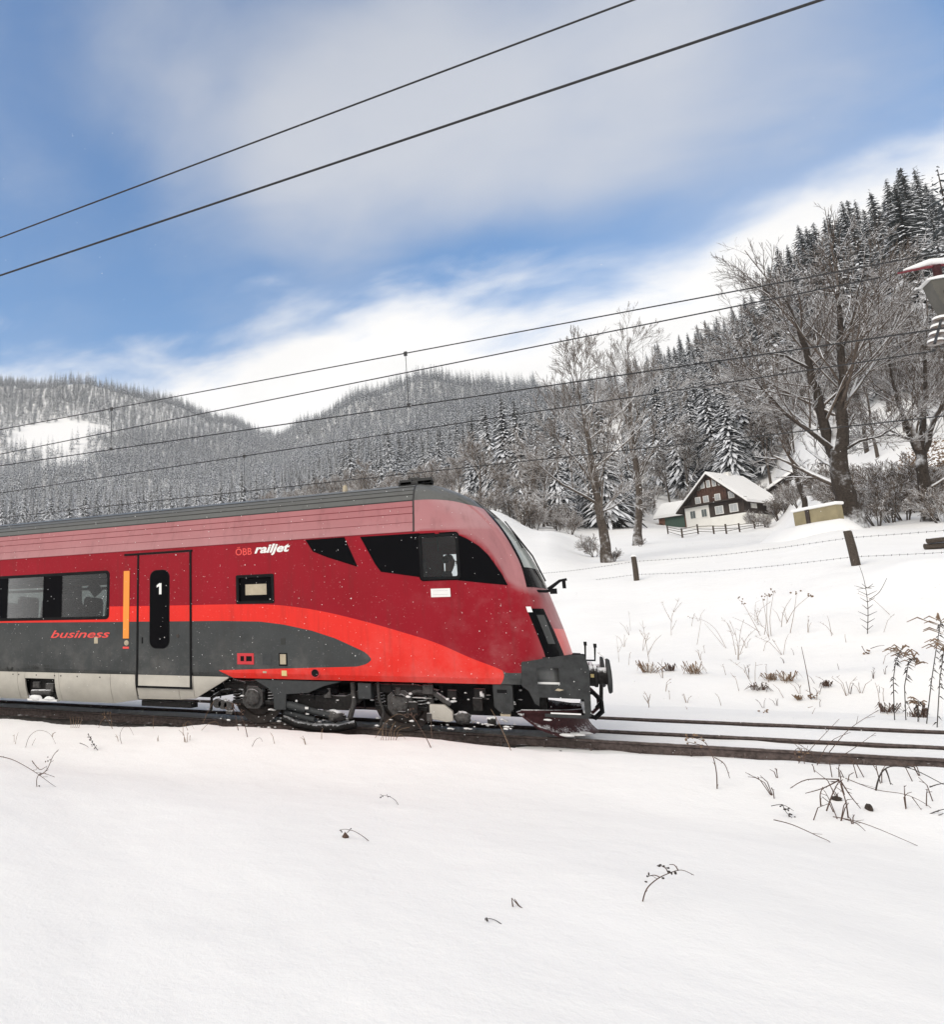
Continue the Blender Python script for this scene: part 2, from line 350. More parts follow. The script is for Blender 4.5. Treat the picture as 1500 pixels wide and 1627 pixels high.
# for view directions: ground row seen at growing distance (r metres -> picture row), hills behind
TERR = {
    -500: [(40, 1000), (80, 960), (150, 920), (300, 885), (450, 860), (800, 740), (1250, 615), (1450, 590)],
    0:    [(40, 1000), (80, 960), (150, 920), (300, 885), (450, 855), (800, 725), (1100, 640), (1350, 588)],
    130:  [(40, 1000), (80, 960), (150, 920), (300, 885), (450, 850), (800, 720), (1050, 645), (1250, 600)],
    260:  [(40, 1000), (80, 960), (150, 920), (300, 870), (450, 835), (800, 730), (1300, 622)],
    360:  [(40, 1000), (80, 960), (150, 910), (300, 860), (450, 825), (800, 745), (1350, 658)],
    440:  [(40, 1000), (80, 950), (150, 890), (300, 840), (450, 800), (800, 745), (1400, 694)],
    500:  [(40, 1000), (80, 940), (150, 870), (300, 825), (450, 790), (800, 725), (1200, 672)],
    600:  [(40, 995), (80, 920), (140, 835), (250, 800), (450, 765), (700, 700), (1150, 612)],
    690:  [(40, 985), (60, 930), (90, 845), (130, 812), (250, 792), (450, 745), (700, 675), (1120, 586)],
    790:  [(40, 955), (60, 868), (78, 820), (92, 808), (110, 810), (200, 792), (400, 732), (700, 665), (1100, 600)],
    880:  [(40, 930), (58, 870), (72, 848), (85, 842), (110, 842), (180, 800), (400, 712), (700, 650), (1000, 622)],
    960:  [(39, 925), (62, 882), (80, 868), (120, 845), (160, 800), (250, 730), (400, 672), (700, 645), (900, 642)],
    1010: [(39, 920), (62, 880), (80, 864), (110, 848), (150, 826), (200, 760), (300, 690), (450, 640), (700, 638)],
    1130: [(36, 912), (60, 872), (90, 852), (120, 842), (165, 830), (200, 775), (260, 700), (340, 630), (420, 592)],
    1250: [(33, 905), (50, 868), (90, 848), (120, 838), (150, 815), (190, 745), (250, 650), (330, 570), (420, 540)],
    1360: [(31.5, 897), (48, 846), (60, 840), (85, 815), (120, 745), (180, 610), (260, 500), (330, 465)],
    1620: [(30, 884), (48, 850), (60, 842), (85, 775), (120, 660), (180, 500), (250, 395), (310, 350)],
    1500: [(30, 887), (48, 850), (60, 842), (85, 790), (120, 690), (180, 545), (250, 450), (310, 425)],
    1900: [(30, 880), (48, 850), (60, 842), (85, 770), (120, 650), (180, 480), (250, 370), (310, 320)],
}
KN = np.array([0, 18, 24, 30, 35, 40, 48, 55, 62, 70, 80, 92, 105, 120, 140, 165, 195, 230, 280, 340, 420, 520, 650, 800, 1000, 1200, 1400, 1700, 2300, 6000.0])
AZ = []; ZT = []
for pxc in sorted(TERR):
    r0 = ray(pxc, 1020); AZ.append(math.atan2(r0[0], r0[1]))
    rr = [0, 20.5]; zz = [0.0, 0.0]
    for (r, py) in TERR[pxc]:
        q = ray(pxc, py); rr.append(r); zz.append(EYE + r * q[2] / math.hypot(q[0], q[1]))
    top = zz[-1]; rr += [rr[-1] * 1.35, 6001]; zz += [top * 0.93, top * 0.7]
    ZT.append(np.interp(KN, rr, zz))
AZ = np.array(AZ); ZT = np.array(ZT)
X740 = -1.5
def hillz(x, y):
    r = np.hypot(x, y); az = np.clip(np.arctan2(x, y), AZ[0], AZ[-1] - 1e-6)
    i = np.clip(np.searchsorted(AZ, az) - 1, 0, len(AZ) - 2); w = (az - AZ[i]) / (AZ[i + 1] - AZ[i]); w = w * w * (3 - 2 * w)
    j = np.clip(np.searchsorted(KN, r) - 1, 0, len(KN) - 2); v = np.clip((r - KN[j]) / (KN[j + 1] - KN[j]), 0, 1)
    return (ZT[i, j] * (1 - v) + ZT[i, j + 1] * v) * (1 - w) + (ZT[i + 1, j] * (1 - v) + ZT[i + 1, j + 1] * v) * w
CR_P = [(-400, 1135), (0, 1143), (90, 1150), (140, 1153), (290, 1155), (327, 1152), (392, 1156), (509, 1164), (700, 1173), (780, 1185), (830, 1190), (900, 1194), (1000, 1199), (1200, 1207), (1500, 1219), (1800, 1232)]
CR_W = np.array([aty(a, b, 11.35) for a, b in CR_P])
def crest(x): return np.interp(x, CR_W[:, 0], CR_W[:, 2]) + 0.035 * vnoise(x, x * 0 + 3, 0.8, 5) + 0.03 * vnoise(x, x * 0 + 3, 0.3, 6)
def ground(x, y):
    x = np.asarray(x, float); y = np.asarray(y, float); r = np.hypot(x, y)
    fore = -0.16 + 0.20 * vnoise(x, y, 3.6, 1) + 0.09 * vnoise(x + y * 0.4, y, 1.5, 2) + 0.012 * vnoise(x, y, 0.45, 3) - 0.016 * y
    fore = fore + (crest(x) - fore) * sstep(8.6, 11.35, y)
    z = fore + (-0.6 - fore) * sstep(11.4, 11.9, y)
    z = z + (-0.03 - z) * sstep(18.6, 19.2, y)
    hz = hillz(x, y) + (0.30 * vnoise(x, y, 2.8, 21) + 0.16 * vnoise(x, y, 1.1, 22)) * sstep(19, 24, y) * (1 - sstep(60, 120, r)) * (0.35 + 0.65 * (1 - sstep(26, 34, r)))
    hz = hz + 7 * vnoise(x, y, 60, 31) * sstep(180, 500, r) + 16 * vnoise(x, y, 170, 32) * sstep(300, 800, r)
    w = sstep(18.8, 21.5, y)
    far_back = sstep(14, 30, -y)
    return z * (1 - w) + hz * w + far_back * 0.0
gcache = {}
def gz(x, y): return float(ground(np.array([x]), np.array([y]))[0])
def ghit(px, py, rmin=2.5, rmax=400):
    d = ray(px, py); h = math.hypot(d[0], d[1]); d = d / h
    rr = np.concatenate([np.arange(rmin, 40, 0.05), np.arange(40, rmax, 0.5)])
    P = CC[None] + rr[:, None] * d[None]; g = ground(P[:, 0], P[:, 1]); b = np.nonzero(P[:, 2] <= g)[0]
    i = b[0] if len(b) else len(rr) - 1
    return np.array([P[i, 0], P[i, 1], g[i]])
def build_ground():
    deg = np.concatenate([np.linspace(-180, -60, 25)[:-1], np.linspace(-60, -45, 31)[:-1], np.linspace(-45, 23, 520)[:-1], np.linspace(23, 60, 50)[:-1], np.linspace(60, 180, 25)])
    rr = np.concatenate([[0.0], np.geomspace(0.4, 3, 12)[:-1], np.arange(3, 9.5, 0.13), np.arange(9.5, 20, 0.09), np.geomspace(20, 60, 130), np.geomspace(61.5, 3000, 130)])
    A, R_ = np.meshgrid(np.radians(deg), rr, indexing='ij'); x = R_ * np.sin(A); y = R_ * np.cos(A)
    P = np.stack([x, y, ground(x, y)], -1)
    V, F = grid_mesh(P, flip=True)
    o = link('snow_ground', np_mesh('snow_ground', V, F, True), 'snow'); tag(o, kind='structure')
build_ground()

# ------------------------------------------------------------------ railway tracks
def make_track(yc, label, xa, xb, clips):
    root = empty('railway_track', (0, yc, 0)); tag(root, label, 'railway track', 'railway tracks'); root['kind'] = 'structure'
    prof = [(-.075, -.172), (.075, -.172), (.075, -.158), (.012, -.135), (.010, -.045), (.036, -.034), (.036, -.006), (.028, 0), (-.028, 0), (-.036, -.006), (-.036, -.034), (-.010, -.045), (-.012, -.135), (-.075, -.158)]
    n = len(prof)
    for s in (-1, 1):
        mb = MB(); mb.add([(xa, s * .7525 + y, z) for y, z in prof] + [(xb, s * .7525 + y, z) for y, z in prof], [(i, (i + 1) % n, (i + 1) % n + n, i + n) for i in range(n)])
        mb.build('rail', 'rail', root, 30)
    first = None
    for x in np.arange(-14.0, 7.2, 0.62):
        mb = MB(); mb.box(-.13, .13, -1.3, 1.3, -.42, -.20)
        if first is None: first = mb.build('sleeper', 'concrete', root); first.location.x = x
        else: o = first.copy(); COL.objects.link(o); o.location.x = x
    if clips:
        c0 = None
        for x in np.arange(-0.95, 6.0, 0.62):
            if c0 is None:
                mb = MB()
                for dx in (-.07, .07):
                    mb.tube([(dx - .055, -.10, -.125), (dx - .03, -.115, -.085), (dx, -.12, -.105), (dx + .03, -.115, -.085), (dx + .055, -.10, -.125)], .011, 6)
                mb.cyl((0, -.10, -.16), (0, -.10, -.06), .016, 8)
                c0 = mb.build('rail_clip', 'rail', root, 40); c0.location = (x, -.7525, 0)
            else: o = c0.copy(); COL.objects.link(o); o.location = (x, -.7525, 0)
    return root
YT, YT2 = 13.65, 17.65
make_track(YT, 'snowed-in railway track that the red train runs on', -70, 45, True)
make_track(YT2, 'second railway track behind the red train, half buried in snow', -70, 45, False)
# snow lying between and beside the rails, dug-out ballast along the near rail left of the nose
def bed_sheet(name, mat, x0, x1, y0, y1, zf, nx, ny):
    A, B = np.meshgrid(np.linspace(x0, x1, nx), np.linspace(y0, y1, ny), indexing='ij'); P = np.stack([A, B, zf(A, B)], -1); V, F = grid_mesh(P, True)
    o = link(name, np_mesh(name, V, F, True), mat); tag(o, kind='structure'); return o
XN = -1.3
bed_sheet('track_snow', 'snow', -70, 45, 12.935, 14.365, lambda a, b: -.075 + .03 * vnoise(a, b, .5, 4) + .03 * np.abs(b - 13.65) ** 2, 500, 9)
bed_sheet('track_snow', 'snow', -70, 45, 14.44, 16.865, lambda a, b: -.06 + .05 * np.sin((b - 14.44) / 2.425 * PI) + .03 * vnoise(a, b, .5, 5), 500, 12)
bed_sheet('track_snow', 'snow', -70, 45, 16.935, 19.7, lambda a, b: -.05 + .085 * sstep(17.2, 18.2, b) + .03 * vnoise(a, b, .5, 6), 500, 16)
bed_sheet('track_snow', 'snow', XN - .6, 45, 11.2, 12.865, lambda a, b: np.where(b < 11.5, crest(a) - .03 - .3 * (a < XN), 0) + np.where(b >= 11.5, crest(a) - .03 + (-.15 - crest(a) + .03) * sstep(11.5, 12.6, b), 0) + .02 * vnoise(a, b, .3, 8) - .28 * sstep(XN + .7, XN - .5, a), 400, 14)
bed_sheet('ballast_bed', 'ballast', -60, XN + 1.2, 11.3, 12.865, lambda a, b: -.165 - .16 * sstep(12.3, 11.3, b) + .05 * vnoise(a, b, .14, 41) + .03 * vnoise(a, b, .06, 42), 700, 22)

# ------------------------------------------------------------------ the train's driving car
YB = YT - 1.41                                              # plane of the near body side
def bx(px, py): p = aty(px, py, YB); return float(p[0]), float(p[2])     # body side coordinates (x, z)
train = empty('railway_car', (0, YT, 0)); tag(train, 'dark red train driving car with bright red swoosh and grey lower side', 'train')
PROF = [(1.36, .81), (1.40, .90), (1.41, 1.0), (1.41, 3.27), (1.375, 3.38), (1.335, 3.52), (1.29, 3.68), (1.25, 3.83), (1.19, 3.93), (1.10, 4.03), (0.97, 4.12), (0.80, 4.19), (0.55, 4.255), (0.28, 4.29), (0.0, 4.30)]
def Wz(z): return float(np.interp(z, [q[1] for q in PROF], [q[0] for q in PROF]))
XS = bx(657, 845)[0]; XE = -24.6
win = (bx(-150, 908)[0], bx(172, 908)[0], bx(172, 981)[1], bx(172, 908)[1])       # passenger window band x0,x1,z0,z1
svc = (bx(376, 914)[0], bx(433, 914)[0], bx(405, 957)[1], bx(405, 914)[1])
cw = (bx(668, 880)[0], bx(727, 880)[0], bx(700, 917)[1], bx(700, 850)[1])         # cab side window
rear = [win]
SHX = [XS, -1.45, -1.2, -1.0, -.85, -.74, -.64, -.5, -.3]; SHZ = [3.27, 3.26, 3.14, 2.98, 2.79, 2.58, 2.32, 2.2, 2.15]
# livery -----------------------------------------------------------------------------------------
def livery():
    m = bpy.data.materials.new('train_livery'); m.use_nodes = True; q = NT(m.node_tree); b = q.n['Principled BSDF']
    tcn = q.node('ShaderNodeTexCoord'); O = tcn.outputs['Object']; x, y, z = q.sep(O)
    ux = q.lin(x, -12.5, 0.5); X = lambda px, py: ((bx(px, py)[0] + 12.5) / 13.0, bx(px, py)[1] / 5)
    red = [(0, 965), (177, 963), (302, 961), (340, 960), (434, 960.5), (470, 964), (506, 969.7), (572, 985), (641, 1004.5), (690, 1020), (750, 1045.8), (795, 1063.5), (806, 1069)]
    zT = q.math('MULTIPLY', q.curve(ux, [(0.0, X(0, 965)[1])] + [X(*p) for p in red] + [(1.0, X(806, 1069)[1])], 'AUTO_CLAMPED'), 5)
    bot = [(0, 989), (177, 987.6), (350, 986), (412, 987), (450, 991.8), (495, 1001.5), (533, 1014), (578, 1034.7), (586, 1041), (590, 1047)]
    zB = q.math('MULTIPLY', q.curve(ux, [(0.0, X(0, 989)[1])] + [X(*p) for p in bot] + [(X(591, 1047)[0], -.1), (1.0, -.1)], 'VECTOR'), 5)
    low = [(346, 1064.4), (478, 1061), (567, 1058.8), (583, 1054.5), (590, 1048)]
    zL = q.math('MULTIPLY', q.curve(ux, [(0.0, -.05), (X(345, 1064)[0], -.05)] + [X(*p) for p in low] + [(1.0, 0.3)], 'VECTOR'), 5)
    isT = q.math('LESS_THAN', z, zT)
    grey = q.math('MULTIPLY', q.math('LESS_THAN', z, zB), q.math('GREATER_THAN', z, zL))
    x1, z1 = bx(346, 1064.4); x2, z2 = bx(368, 1076)        # slanted start of the lower red
    dd = q.math('ADD', q.math('MULTIPLY', q.math('SUBTRACT', x, x1), (z1 - z2)), q.math('MULTIPLY', q.math('SUBTRACT', z, z1), (x2 - x1)))
    left = q.math('LESS_THAN', dd, 0.0)
    grey = q.math('MAXIMUM', grey, q.math('MULTIPLY', left, q.math('LESS_THAN', z, 1.3)))
    xt, zt_ = bx(800, 1070); rr_ = q.math('ADD', q.math('MULTIPLY', q.math('ABSOLUTE', q.math('SUBTRACT', z, zt_ - .02)), 1.0), 0.0)
    tipx = q.math('SUBTRACT', xt, q.math('MULTIPLY', q.math('POWER', q.math('MULTIPLY', rr_, 6.0), 2.0), 0.08))
    grey = q.math('MAXIMUM', grey, q.math('MULTIPLY', q.math('MULTIPLY', q.math('GREATER_THAN', x, tipx), isT), q.math('LESS_THAN', z, 1.14)))
    grey = q.math('MAXIMUM', grey, q.math('MULTIPLY', q.math('GREATER_THAN', x, -.52), q.math('LESS_THAN', z, 1.16)))
    front = q.math('MULTIPLY', q.math('GREATER_THAN', x, -0.22), q.math('MULTIPLY', q.math('LESS_THAN', z, 1.66), q.math('GREATER_THAN', z, 1.18)))
    ay = q.math('ABSOLUTE', y); front = q.math('MULTIPLY', front, q.math('LESS_THAN', ay, 1.0))
    isT = q.math('MAXIMUM', isT, front); grey = q.math('MULTIPLY', grey, q.math('SUBTRACT', 1.0, front))
    nA = q.noise(O, 0.8, 5, 0.6); nB = q.noise(O, 30, 3, 0.6); nC = q.noise(O, 3.0, 5, 0.65)
    cred = q.mix(q.lin(nA, 0.3, 0.7), (0.25, 0.004, 0.012), (0.295, 0.006, 0.017))
    cor = q.mix(q.lin(nA, 0.3, 0.7), (0.70, 0.028, 0.020), (0.78, 0.036, 0.026))
    cgr = q.mix(q.lin(nC, 0.3, 0.7), (0.046, 0.050, 0.051), (0.058, 0.063, 0.064))
    c = q.mix(isT, cred, cor); c = q.mix(grey, c, cgr)
    # roof colour above the cantrail, dropping to the windscreen on the nose
    zr = q.math('MULTIPLY', q.curve(ux, [(0, .766), X(655, 794)[:1] + (.766,), ((-1.45 + 12.5) / 13, .758), ((-1.05 + 12.5) / 13, .735), ((-.75 + 12.5) / 13, .72), (1, .70)], 'AUTO_CLAMPED'), 5)
    isR = q.math('GREATER_THAN', z, zr)
    c = q.mix(isR, c, (0.060, 0.063, 0.058))
    # sky reflection painted pale on sloping surfaces; powder snow specks on the sides, more towards the nose
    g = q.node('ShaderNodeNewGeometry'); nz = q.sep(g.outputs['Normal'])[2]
    sky_sheen = q.math('MULTIPLY', q.math('MULTIPLY', q.smooth(nz, 0.08, 0.42), q.lin(nA, 0.25, 0.75, 0.25, 0.31)), q.math('SUBTRACT', 1.0, q.math('MULTIPLY', isR, 0.72)))
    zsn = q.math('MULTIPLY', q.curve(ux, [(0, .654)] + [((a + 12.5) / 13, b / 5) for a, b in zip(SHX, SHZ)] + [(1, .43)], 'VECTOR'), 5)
    sky_sheen = q.math('MAXIMUM', sky_sheen, q.math('MULTIPLY', q.math('MULTIPLY', q.smooth(q.math('SUBTRACT', z, zsn), 0.0, 0.16), q.math('GREATER_THAN', x, XS)), q.math('MULTIPLY', q.math('SUBTRACT', 1.0, isR), 0.20)))
    speck = q.math('MULTIPLY', q.smooth(nB, 0.62, 0.80), 0.16)
    pwd = q.math('MULTIPLY', q.math('MULTIPLY', q.smooth(nC, 0.45, 0.8), q.smooth(x, -3.0, -0.2)), 0.06)
    fr2 = q.math('MULTIPLY', q.smooth(x, -0.45, 0.1), 0.16)
    s_ = q.math('MAXIMUM', q.math('MAXIMUM', sky_sheen, speck), q.math('MAXIMUM', pwd, fr2))
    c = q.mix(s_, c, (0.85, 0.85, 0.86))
    # road dirt: run-down streaks and a salty mist low on the side
    sv = q.node('ShaderNodeMapping'); q.put(sv.inputs[0], O); sv.inputs['Scale'].default_value = (9, 9, 0.7); st = q.noise(sv.outputs[0], 1.0, 5, 0.65)
    c = q.mix(q.math('MULTIPLY', q.smooth(st, 0.48, 0.78), 0.22), c, (0.035, 0.025, 0.02))
    nD = q.noise(O, 1.6, 5, 0.7); c = q.mix(q.math('MULTIPLY', q.math('MULTIPLY', q.smooth(z, 1.9, 0.85), q.smooth(nD, 0.42, 0.72)), 0.13), c, (0.45, 0.43, 0.40))
    q.l.new(c, b.inputs['Base Color'])
    q.l.new(q.lin(nC, 0.2, 0.8, 0.25, 0.5), b.inputs['Roughness']); b.inputs['Specular IOR Level'].default_value = 0.16
    return m
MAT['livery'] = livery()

def half_levels(): return sorted(set([q[1] for q in PROF] + [win[2], win[3], svc[2], svc[3], cw[2], cw[3], 1.3, 1.6, 2.3]))
LV = half_levels()
def body_shell():
    stx = sorted(set([XE, -21, -18, -15, win[0], win[1], -7.4, -6.2, svc[0], svc[1], -3.5, XS]))
    V = []; F = []; nl = len(LV)
    for x in stx:
        for s in (-1, 1):
            for z in LV: V.append((x, s * Wz(z), z))
    def hole(x0, x1, z0, z1, s):
        for h in [win] + ([svc] if s < 0 else []):
            if x0 >= h[0] - 1e-6 and x1 <= h[1] + 1e-6 and z0 >= h[2] - 1e-6 and z1 <= h[3] + 1e-6: return True
        return False
    for i in range(len(stx) - 1):
        for si, s in enumerate((-1, 1)):
            for j in range(nl - 1):
                if hole(stx[i], stx[i + 1], LV[j], LV[j + 1], s): continue
                a = i * 2 * nl + si * nl + j; b = a + 2 * nl; q = (a, b, b + 1, a + 1)
                F.append(q if s < 0 else q[::-1])
        a = i * 2 * nl; b = a + 2 * nl; F.append((a, a + nl, b + nl, b))       # floor
    F.append(tuple(list(range(nl)) + list(range(2 * nl - 1, nl - 1, -1))))
    me = bpy.data.meshes.new('body_shell'); me.from_pydata(V, [], F); me.validate()
    me.polygons.foreach_set('use_smooth', np.ones(len(me.polygons), bool)); me.set_sharp_from_angle(angle=math.radians(11))
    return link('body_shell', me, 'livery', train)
body_shell()

# nose: horizontal slices; corner line xc and foremost line xf against height
ZC = [.81, 1.2, 1.6, 1.97, 2.35, 2.7, 3.06, 3.30, 3.6, 3.8, 4.0, 4.15, 4.30]
XCv = [-.24, -.24, -.35, -.46, -.50, -.56, -.70, -.82, -1.05, -1.28, -1.58, -1.80, -1.985]
XFv = [.22, .20, .11, .01, -.10, -.23, -.40, -.545, -.77, -.96, -1.24, -1.55, -1.95]
def xc(z): return float(np.interp(z, ZC, XCv))
def xf(z): return float(np.interp(z, ZC, XFv))
def smooth_tab(tab, z):
    return float(sum(np.interp(z + d, ZC, tab) * w for d, w in ((-.1, .25), (0, .5), (.1, .25)))) if .95 < z < 4.05 else float(np.interp(z, ZC, tab))
def side_w(x, z):
    q = max(0.0, min(1.0, (x - XS) / (smooth_tab(XCv, z) - XS))); zs_ = float(np.interp(x, SHX, SHZ))
    return Wz(z) * (1 - 0.105 * q ** 2.2) - .24 * max(0.0, min(z, 3.27) - zs_)
def front_pt(z, ph, off=0.0):
    """ph 0 = near corner, 1 = centre line, 2 = far corner"""
    c, f_ = smooth_tab(XCv, z), smooth_tab(XFv, z); w0 = side_w(c, z); s = -1 if ph <= 1 else 1; u = ph if ph <= 1 else 2 - ph
    w = w0 * math.cos(u * PI / 2) ** 0.9 if u < 1 else 0.0
    x = c + (f_ - c) * math.sin(u * PI / 2) ** 0.85 if u > 0 else c
    k_ = off / max(0.3, math.hypot(1, 0)); nx = 0.35 + 0.65 * u
    return (x + off * nx, s * (w + off * (1 - u)), z + off * 0.25)
def nose():
    zl = sorted(set([round(v, 4) for v in LV] + list(np.round(np.arange(.9, 4.25, .055), 3)) + [4.27])); zl = [z for i, z in enumerate(zl) if i == 0 or z - zl[i - 1] > 0.012 or z in (cw[2], cw[3])]
    NU = [.1, .2, .3, .4, .5, .6, .7, .8, .9, 1.0]; zl = sorted(set(zl) | {cw[2], cw[3], 3.27}); fixed = [XS, cw[0], (cw[0] + cw[1]) / 2, cw[1]]; c33 = smooth_tab(XCv, 3.30); rows = []
    for z in zl:
        c = smooth_tab(XCv, z)
        if z <= 3.28: xs = fixed + [cw[1] + (c - cw[1]) * u for u in NU]
        else: xs = [XS + (v - XS) * (c - XS) / (c33 - XS) for v in fixed + [cw[1] + (c33 - cw[1]) * u for u in NU]]
        row = [(x, -side_w(x, z), z) for x in xs] + [front_pt(z, u) for u in np.linspace(0, 2, 27)[1:-1]] + [(x, side_w(x, z), z) for x in xs[::-1]]
        rows.append(row)
    n = len(rows[0]); V = [p for r in rows for p in r]; F = []
    for i in range(len(rows) - 1):
        for j in range(n - 1):
            z0, z1 = zl[i], zl[i + 1]
            if z0 >= cw[2] - 1e-6 and z1 <= cw[3] + 1e-6 and (j in (1, 2) or j in (n - 3, n - 4)): continue
            if 2.42 <= z0 and z1 <= 3.62 and 9 <= j <= n - 11 and False: continue
            F.append((i * n + j, i * n + j + 1, (i + 1) * n + j + 1, (i + 1) * n + j))
    F.append(tuple(range(n - 1, -1, -1)))
    me = bpy.data.meshes.new('nose_shell'); me.from_pydata(V, [], F); me.validate()
    me.polygons.foreach_set('use_smooth', np.ones(len(me.polygons), bool)); me.set_sharp_from_angle(angle=math.radians(13))
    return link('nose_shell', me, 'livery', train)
nose()
# joint between nose and body
mb = MB(); jp = []
for s in (-1, 1):
    pts = [(XS, s * (Wz(z) + .001), z) for z in np.linspace(3.27, 4.295, 22)] + ([(XS, 0, 4.302)] if s < 0 else []); jp += pts if s < 0 else pts[::-1]
mb.tube(jp, .014, 6); mb.build('joint_seal', 'rib', train, 60)
# ribs along roof and cantrail
for (z, mt, r) in ((3.44, 'ribred', .004), (3.60, 'ribred', .006), (3.72, 'ribred', .007), (3.835, 'rib', .012), (3.95, 'rib', .012), (4.04, 'rib', .010), (4.125, 'rib', .012)):
    for s in (-1, 1):
        mb = MB(); mb.tube([(XE, s * (Wz(z)), z), (XS, s * (Wz(z)), z)], r, 6); mb.build('roof_rib', mt, train, 60)
mb = MB(); mb.tube([(XE, -1.412, 3.272), (XS, -1.412, 3.272)], .006, 6); mb.build('gutter_edge', 'ribred', train)

def strip(name, xs, zlo, zhi, off, mat, nrow=5, thick=0.0, parent=None):
    """panel that follows the near body side between two lines"""
    V = []; m = len(xs)
    for j in range(nrow + 1):
        for i, x in enumerate(xs):
            z = zlo[i] + (zhi[i] - zlo[i]) * j / nrow; V.append((x, -side_w(x, z) - off, z))
    F = [(j * m + i, j * m + i + 1, (j + 1) * m + i + 1, (j + 1) * m + i) for j in range(nrow) for i in range(m - 1)]
    # rim back to the body so that the panel has thickness
    loop = [i for i in range(m)] + [j * m + m - 1 for j in range(1, nrow + 1)] + [nrow * m + i for i in range(m - 2, -1, -1)] + [j * m for j in range(nrow - 1, 0, -1)]
    b0 = len(V)
    for q in loop: V.append((V[q][0], V[q][1] + off + .004, V[q][2]))
    L = len(loop); F += [(loop[i], b0 + i, b0 + (i + 1) % L, loop[(i + 1) % L]) for i in range(L)]
    mb = MB(); mb.add(V, F); return mb.build(name, mat, parent or train, 35)
def poly_strip(name, top, bot, off, mat, n=14, **k):
    t_ = [bx(*p) for p in top]; b_ = [bx(*p) for p in bot]
    x0 = max(t_[0][0], b_[0][0]) if False else min(t_[0][0], b_[0][0]); x1 = max(t_[-1][0], b_[-1][0]); xs = sorted(set(list(np.linspace(x0, x1, n)) + [p[0] for p in t_ + b_]))
    return strip(name, xs, list(np.interp(xs, [p[0] for p in b_], [p[1] for p in b_])), list(np.interp(xs, [p[0] for p in t_], [p[1] for p in t_])), off, mat, **k)
# black glazed areas of the cab
poly_strip('quarter_window', [(485, 857.5), (547, 853), (568, 900)], [(485, 857.5), (497, 876), (520, 885), (568, 900)], .005, 'black')
poly_strip('cab_glazing', [(572, 852.5), (620, 849.5), (667, 846.5)], [(572, 852.5), (596, 896), (605, 908), (667, 916.5)], .005, 'black')
poly_strip('cab_glazing', [(728, 849), (742, 855), (760, 866), (775, 880), (788, 898), (797, 911), (806, 928)], [(728, 921.5), (770, 925.5), (806, 928.5)], .005, 'black')
def ring_frame(name, x0, x1, z0, z1, w, off, mat, rad=0.06, out=0.02, parent=None):
    """rounded rectangular frame on the near side"""
    def rr(x0, x1, z0, z1, r):
        pts = []
        for cx_, cz_, a0 in ((x1 - r, z1 - r, 0), (x0 + r, z1 - r, 90), (x0 + r, z0 + r, 180), (x1 - r, z0 + r, 270)):
            for k_ in range(7): a = math.radians(a0 + 15 * k_); pts.append((cx_ + r * math.cos(a), cz_ + r * math.sin(a)))
        return pts
    A = rr(x0, x1, z0, z1, rad); B = rr(x0 + w, x1 - w, z0 + w, z1 - w, max(.01, rad - w * .5)); n = len(A); V = []
    for (pts, o_) in ((A, off - out), (A, off), (B, off), (B, off - out - .03)):
        V += [(x, -side_w(x, z) - o_, z) for x, z in pts]
    F = []
    for lv in range(3):
        for i in range(n): F.append((lv * n + i, lv * n + (i + 1) % n, (lv + 1) * n + (i + 1) % n, (lv + 1) * n + i))
    mb = MB(); mb.add(V, F); return mb.build(name, mat, parent or train, 40)
ring_frame('cab_window_frame', cw[0] - .02, cw[1] + .02, cw[2] - .03, cw[3] + .03, .045, .010, 'rubber', .05)
ring_frame('cab_window_frame', cw[0] - .035, cw[1] + .035, cw[2] - .05, cw[3] + .05, .03, .007, 'black', .06)
strip('cab_window_glass', [cw[0], (cw[0] + cw[1]) / 2, cw[1]], [cw[2]] * 3, [cw[3]] * 3, -.02, 'cabglass', 3)
# passenger window band: black surround, mullions, tinted panes
ring_frame('window_frame', win[0] - .03, win[1] + .03, win[2] - .03, win[3] + .03, .06, .006, 'rubber', .09)
pw = [(bx(-140, 940)[0], bx(-30, 940)[0]), (bx(12, 940)[0], bx(68, 940)[0]), (bx(98, 940)[0], bx(171, 940)[0])]
edges = [win[0]] + [v for ab in pw for v in ab] + [win[1]]
for i in range(0, len(edges), 2):
    if edges[i + 1] - edges[i] > .02:
        strip('window_mullion', [edges[i], edges[i + 1]], [win[2]] * 2, [win[3]] * 2, .003, 'black', 1)
for a_, b_ in pw:
    strip('window_pane', [a_, b_], [win[2]] * 2, [win[3]] * 2, -.012, 'glass', 1)
    mb = MB(); mb.box(a_, b_, 1.39, 1.395, win[2], win[3]); mb.build('window_pane', 'glass', train)
mb = MB(); mb.box(win[0], pw[0][0], 1.36, 1.40, win[2], win[3]); mb.build('window_mullion', 'inter', train)
for k_ in (0, 1): mb = MB(); mb.box(pw[k_][1], pw[k_ + 1][0], 1.36, 1.40, win[2], win[3]); mb.build('window_mullion', 'inter', train)
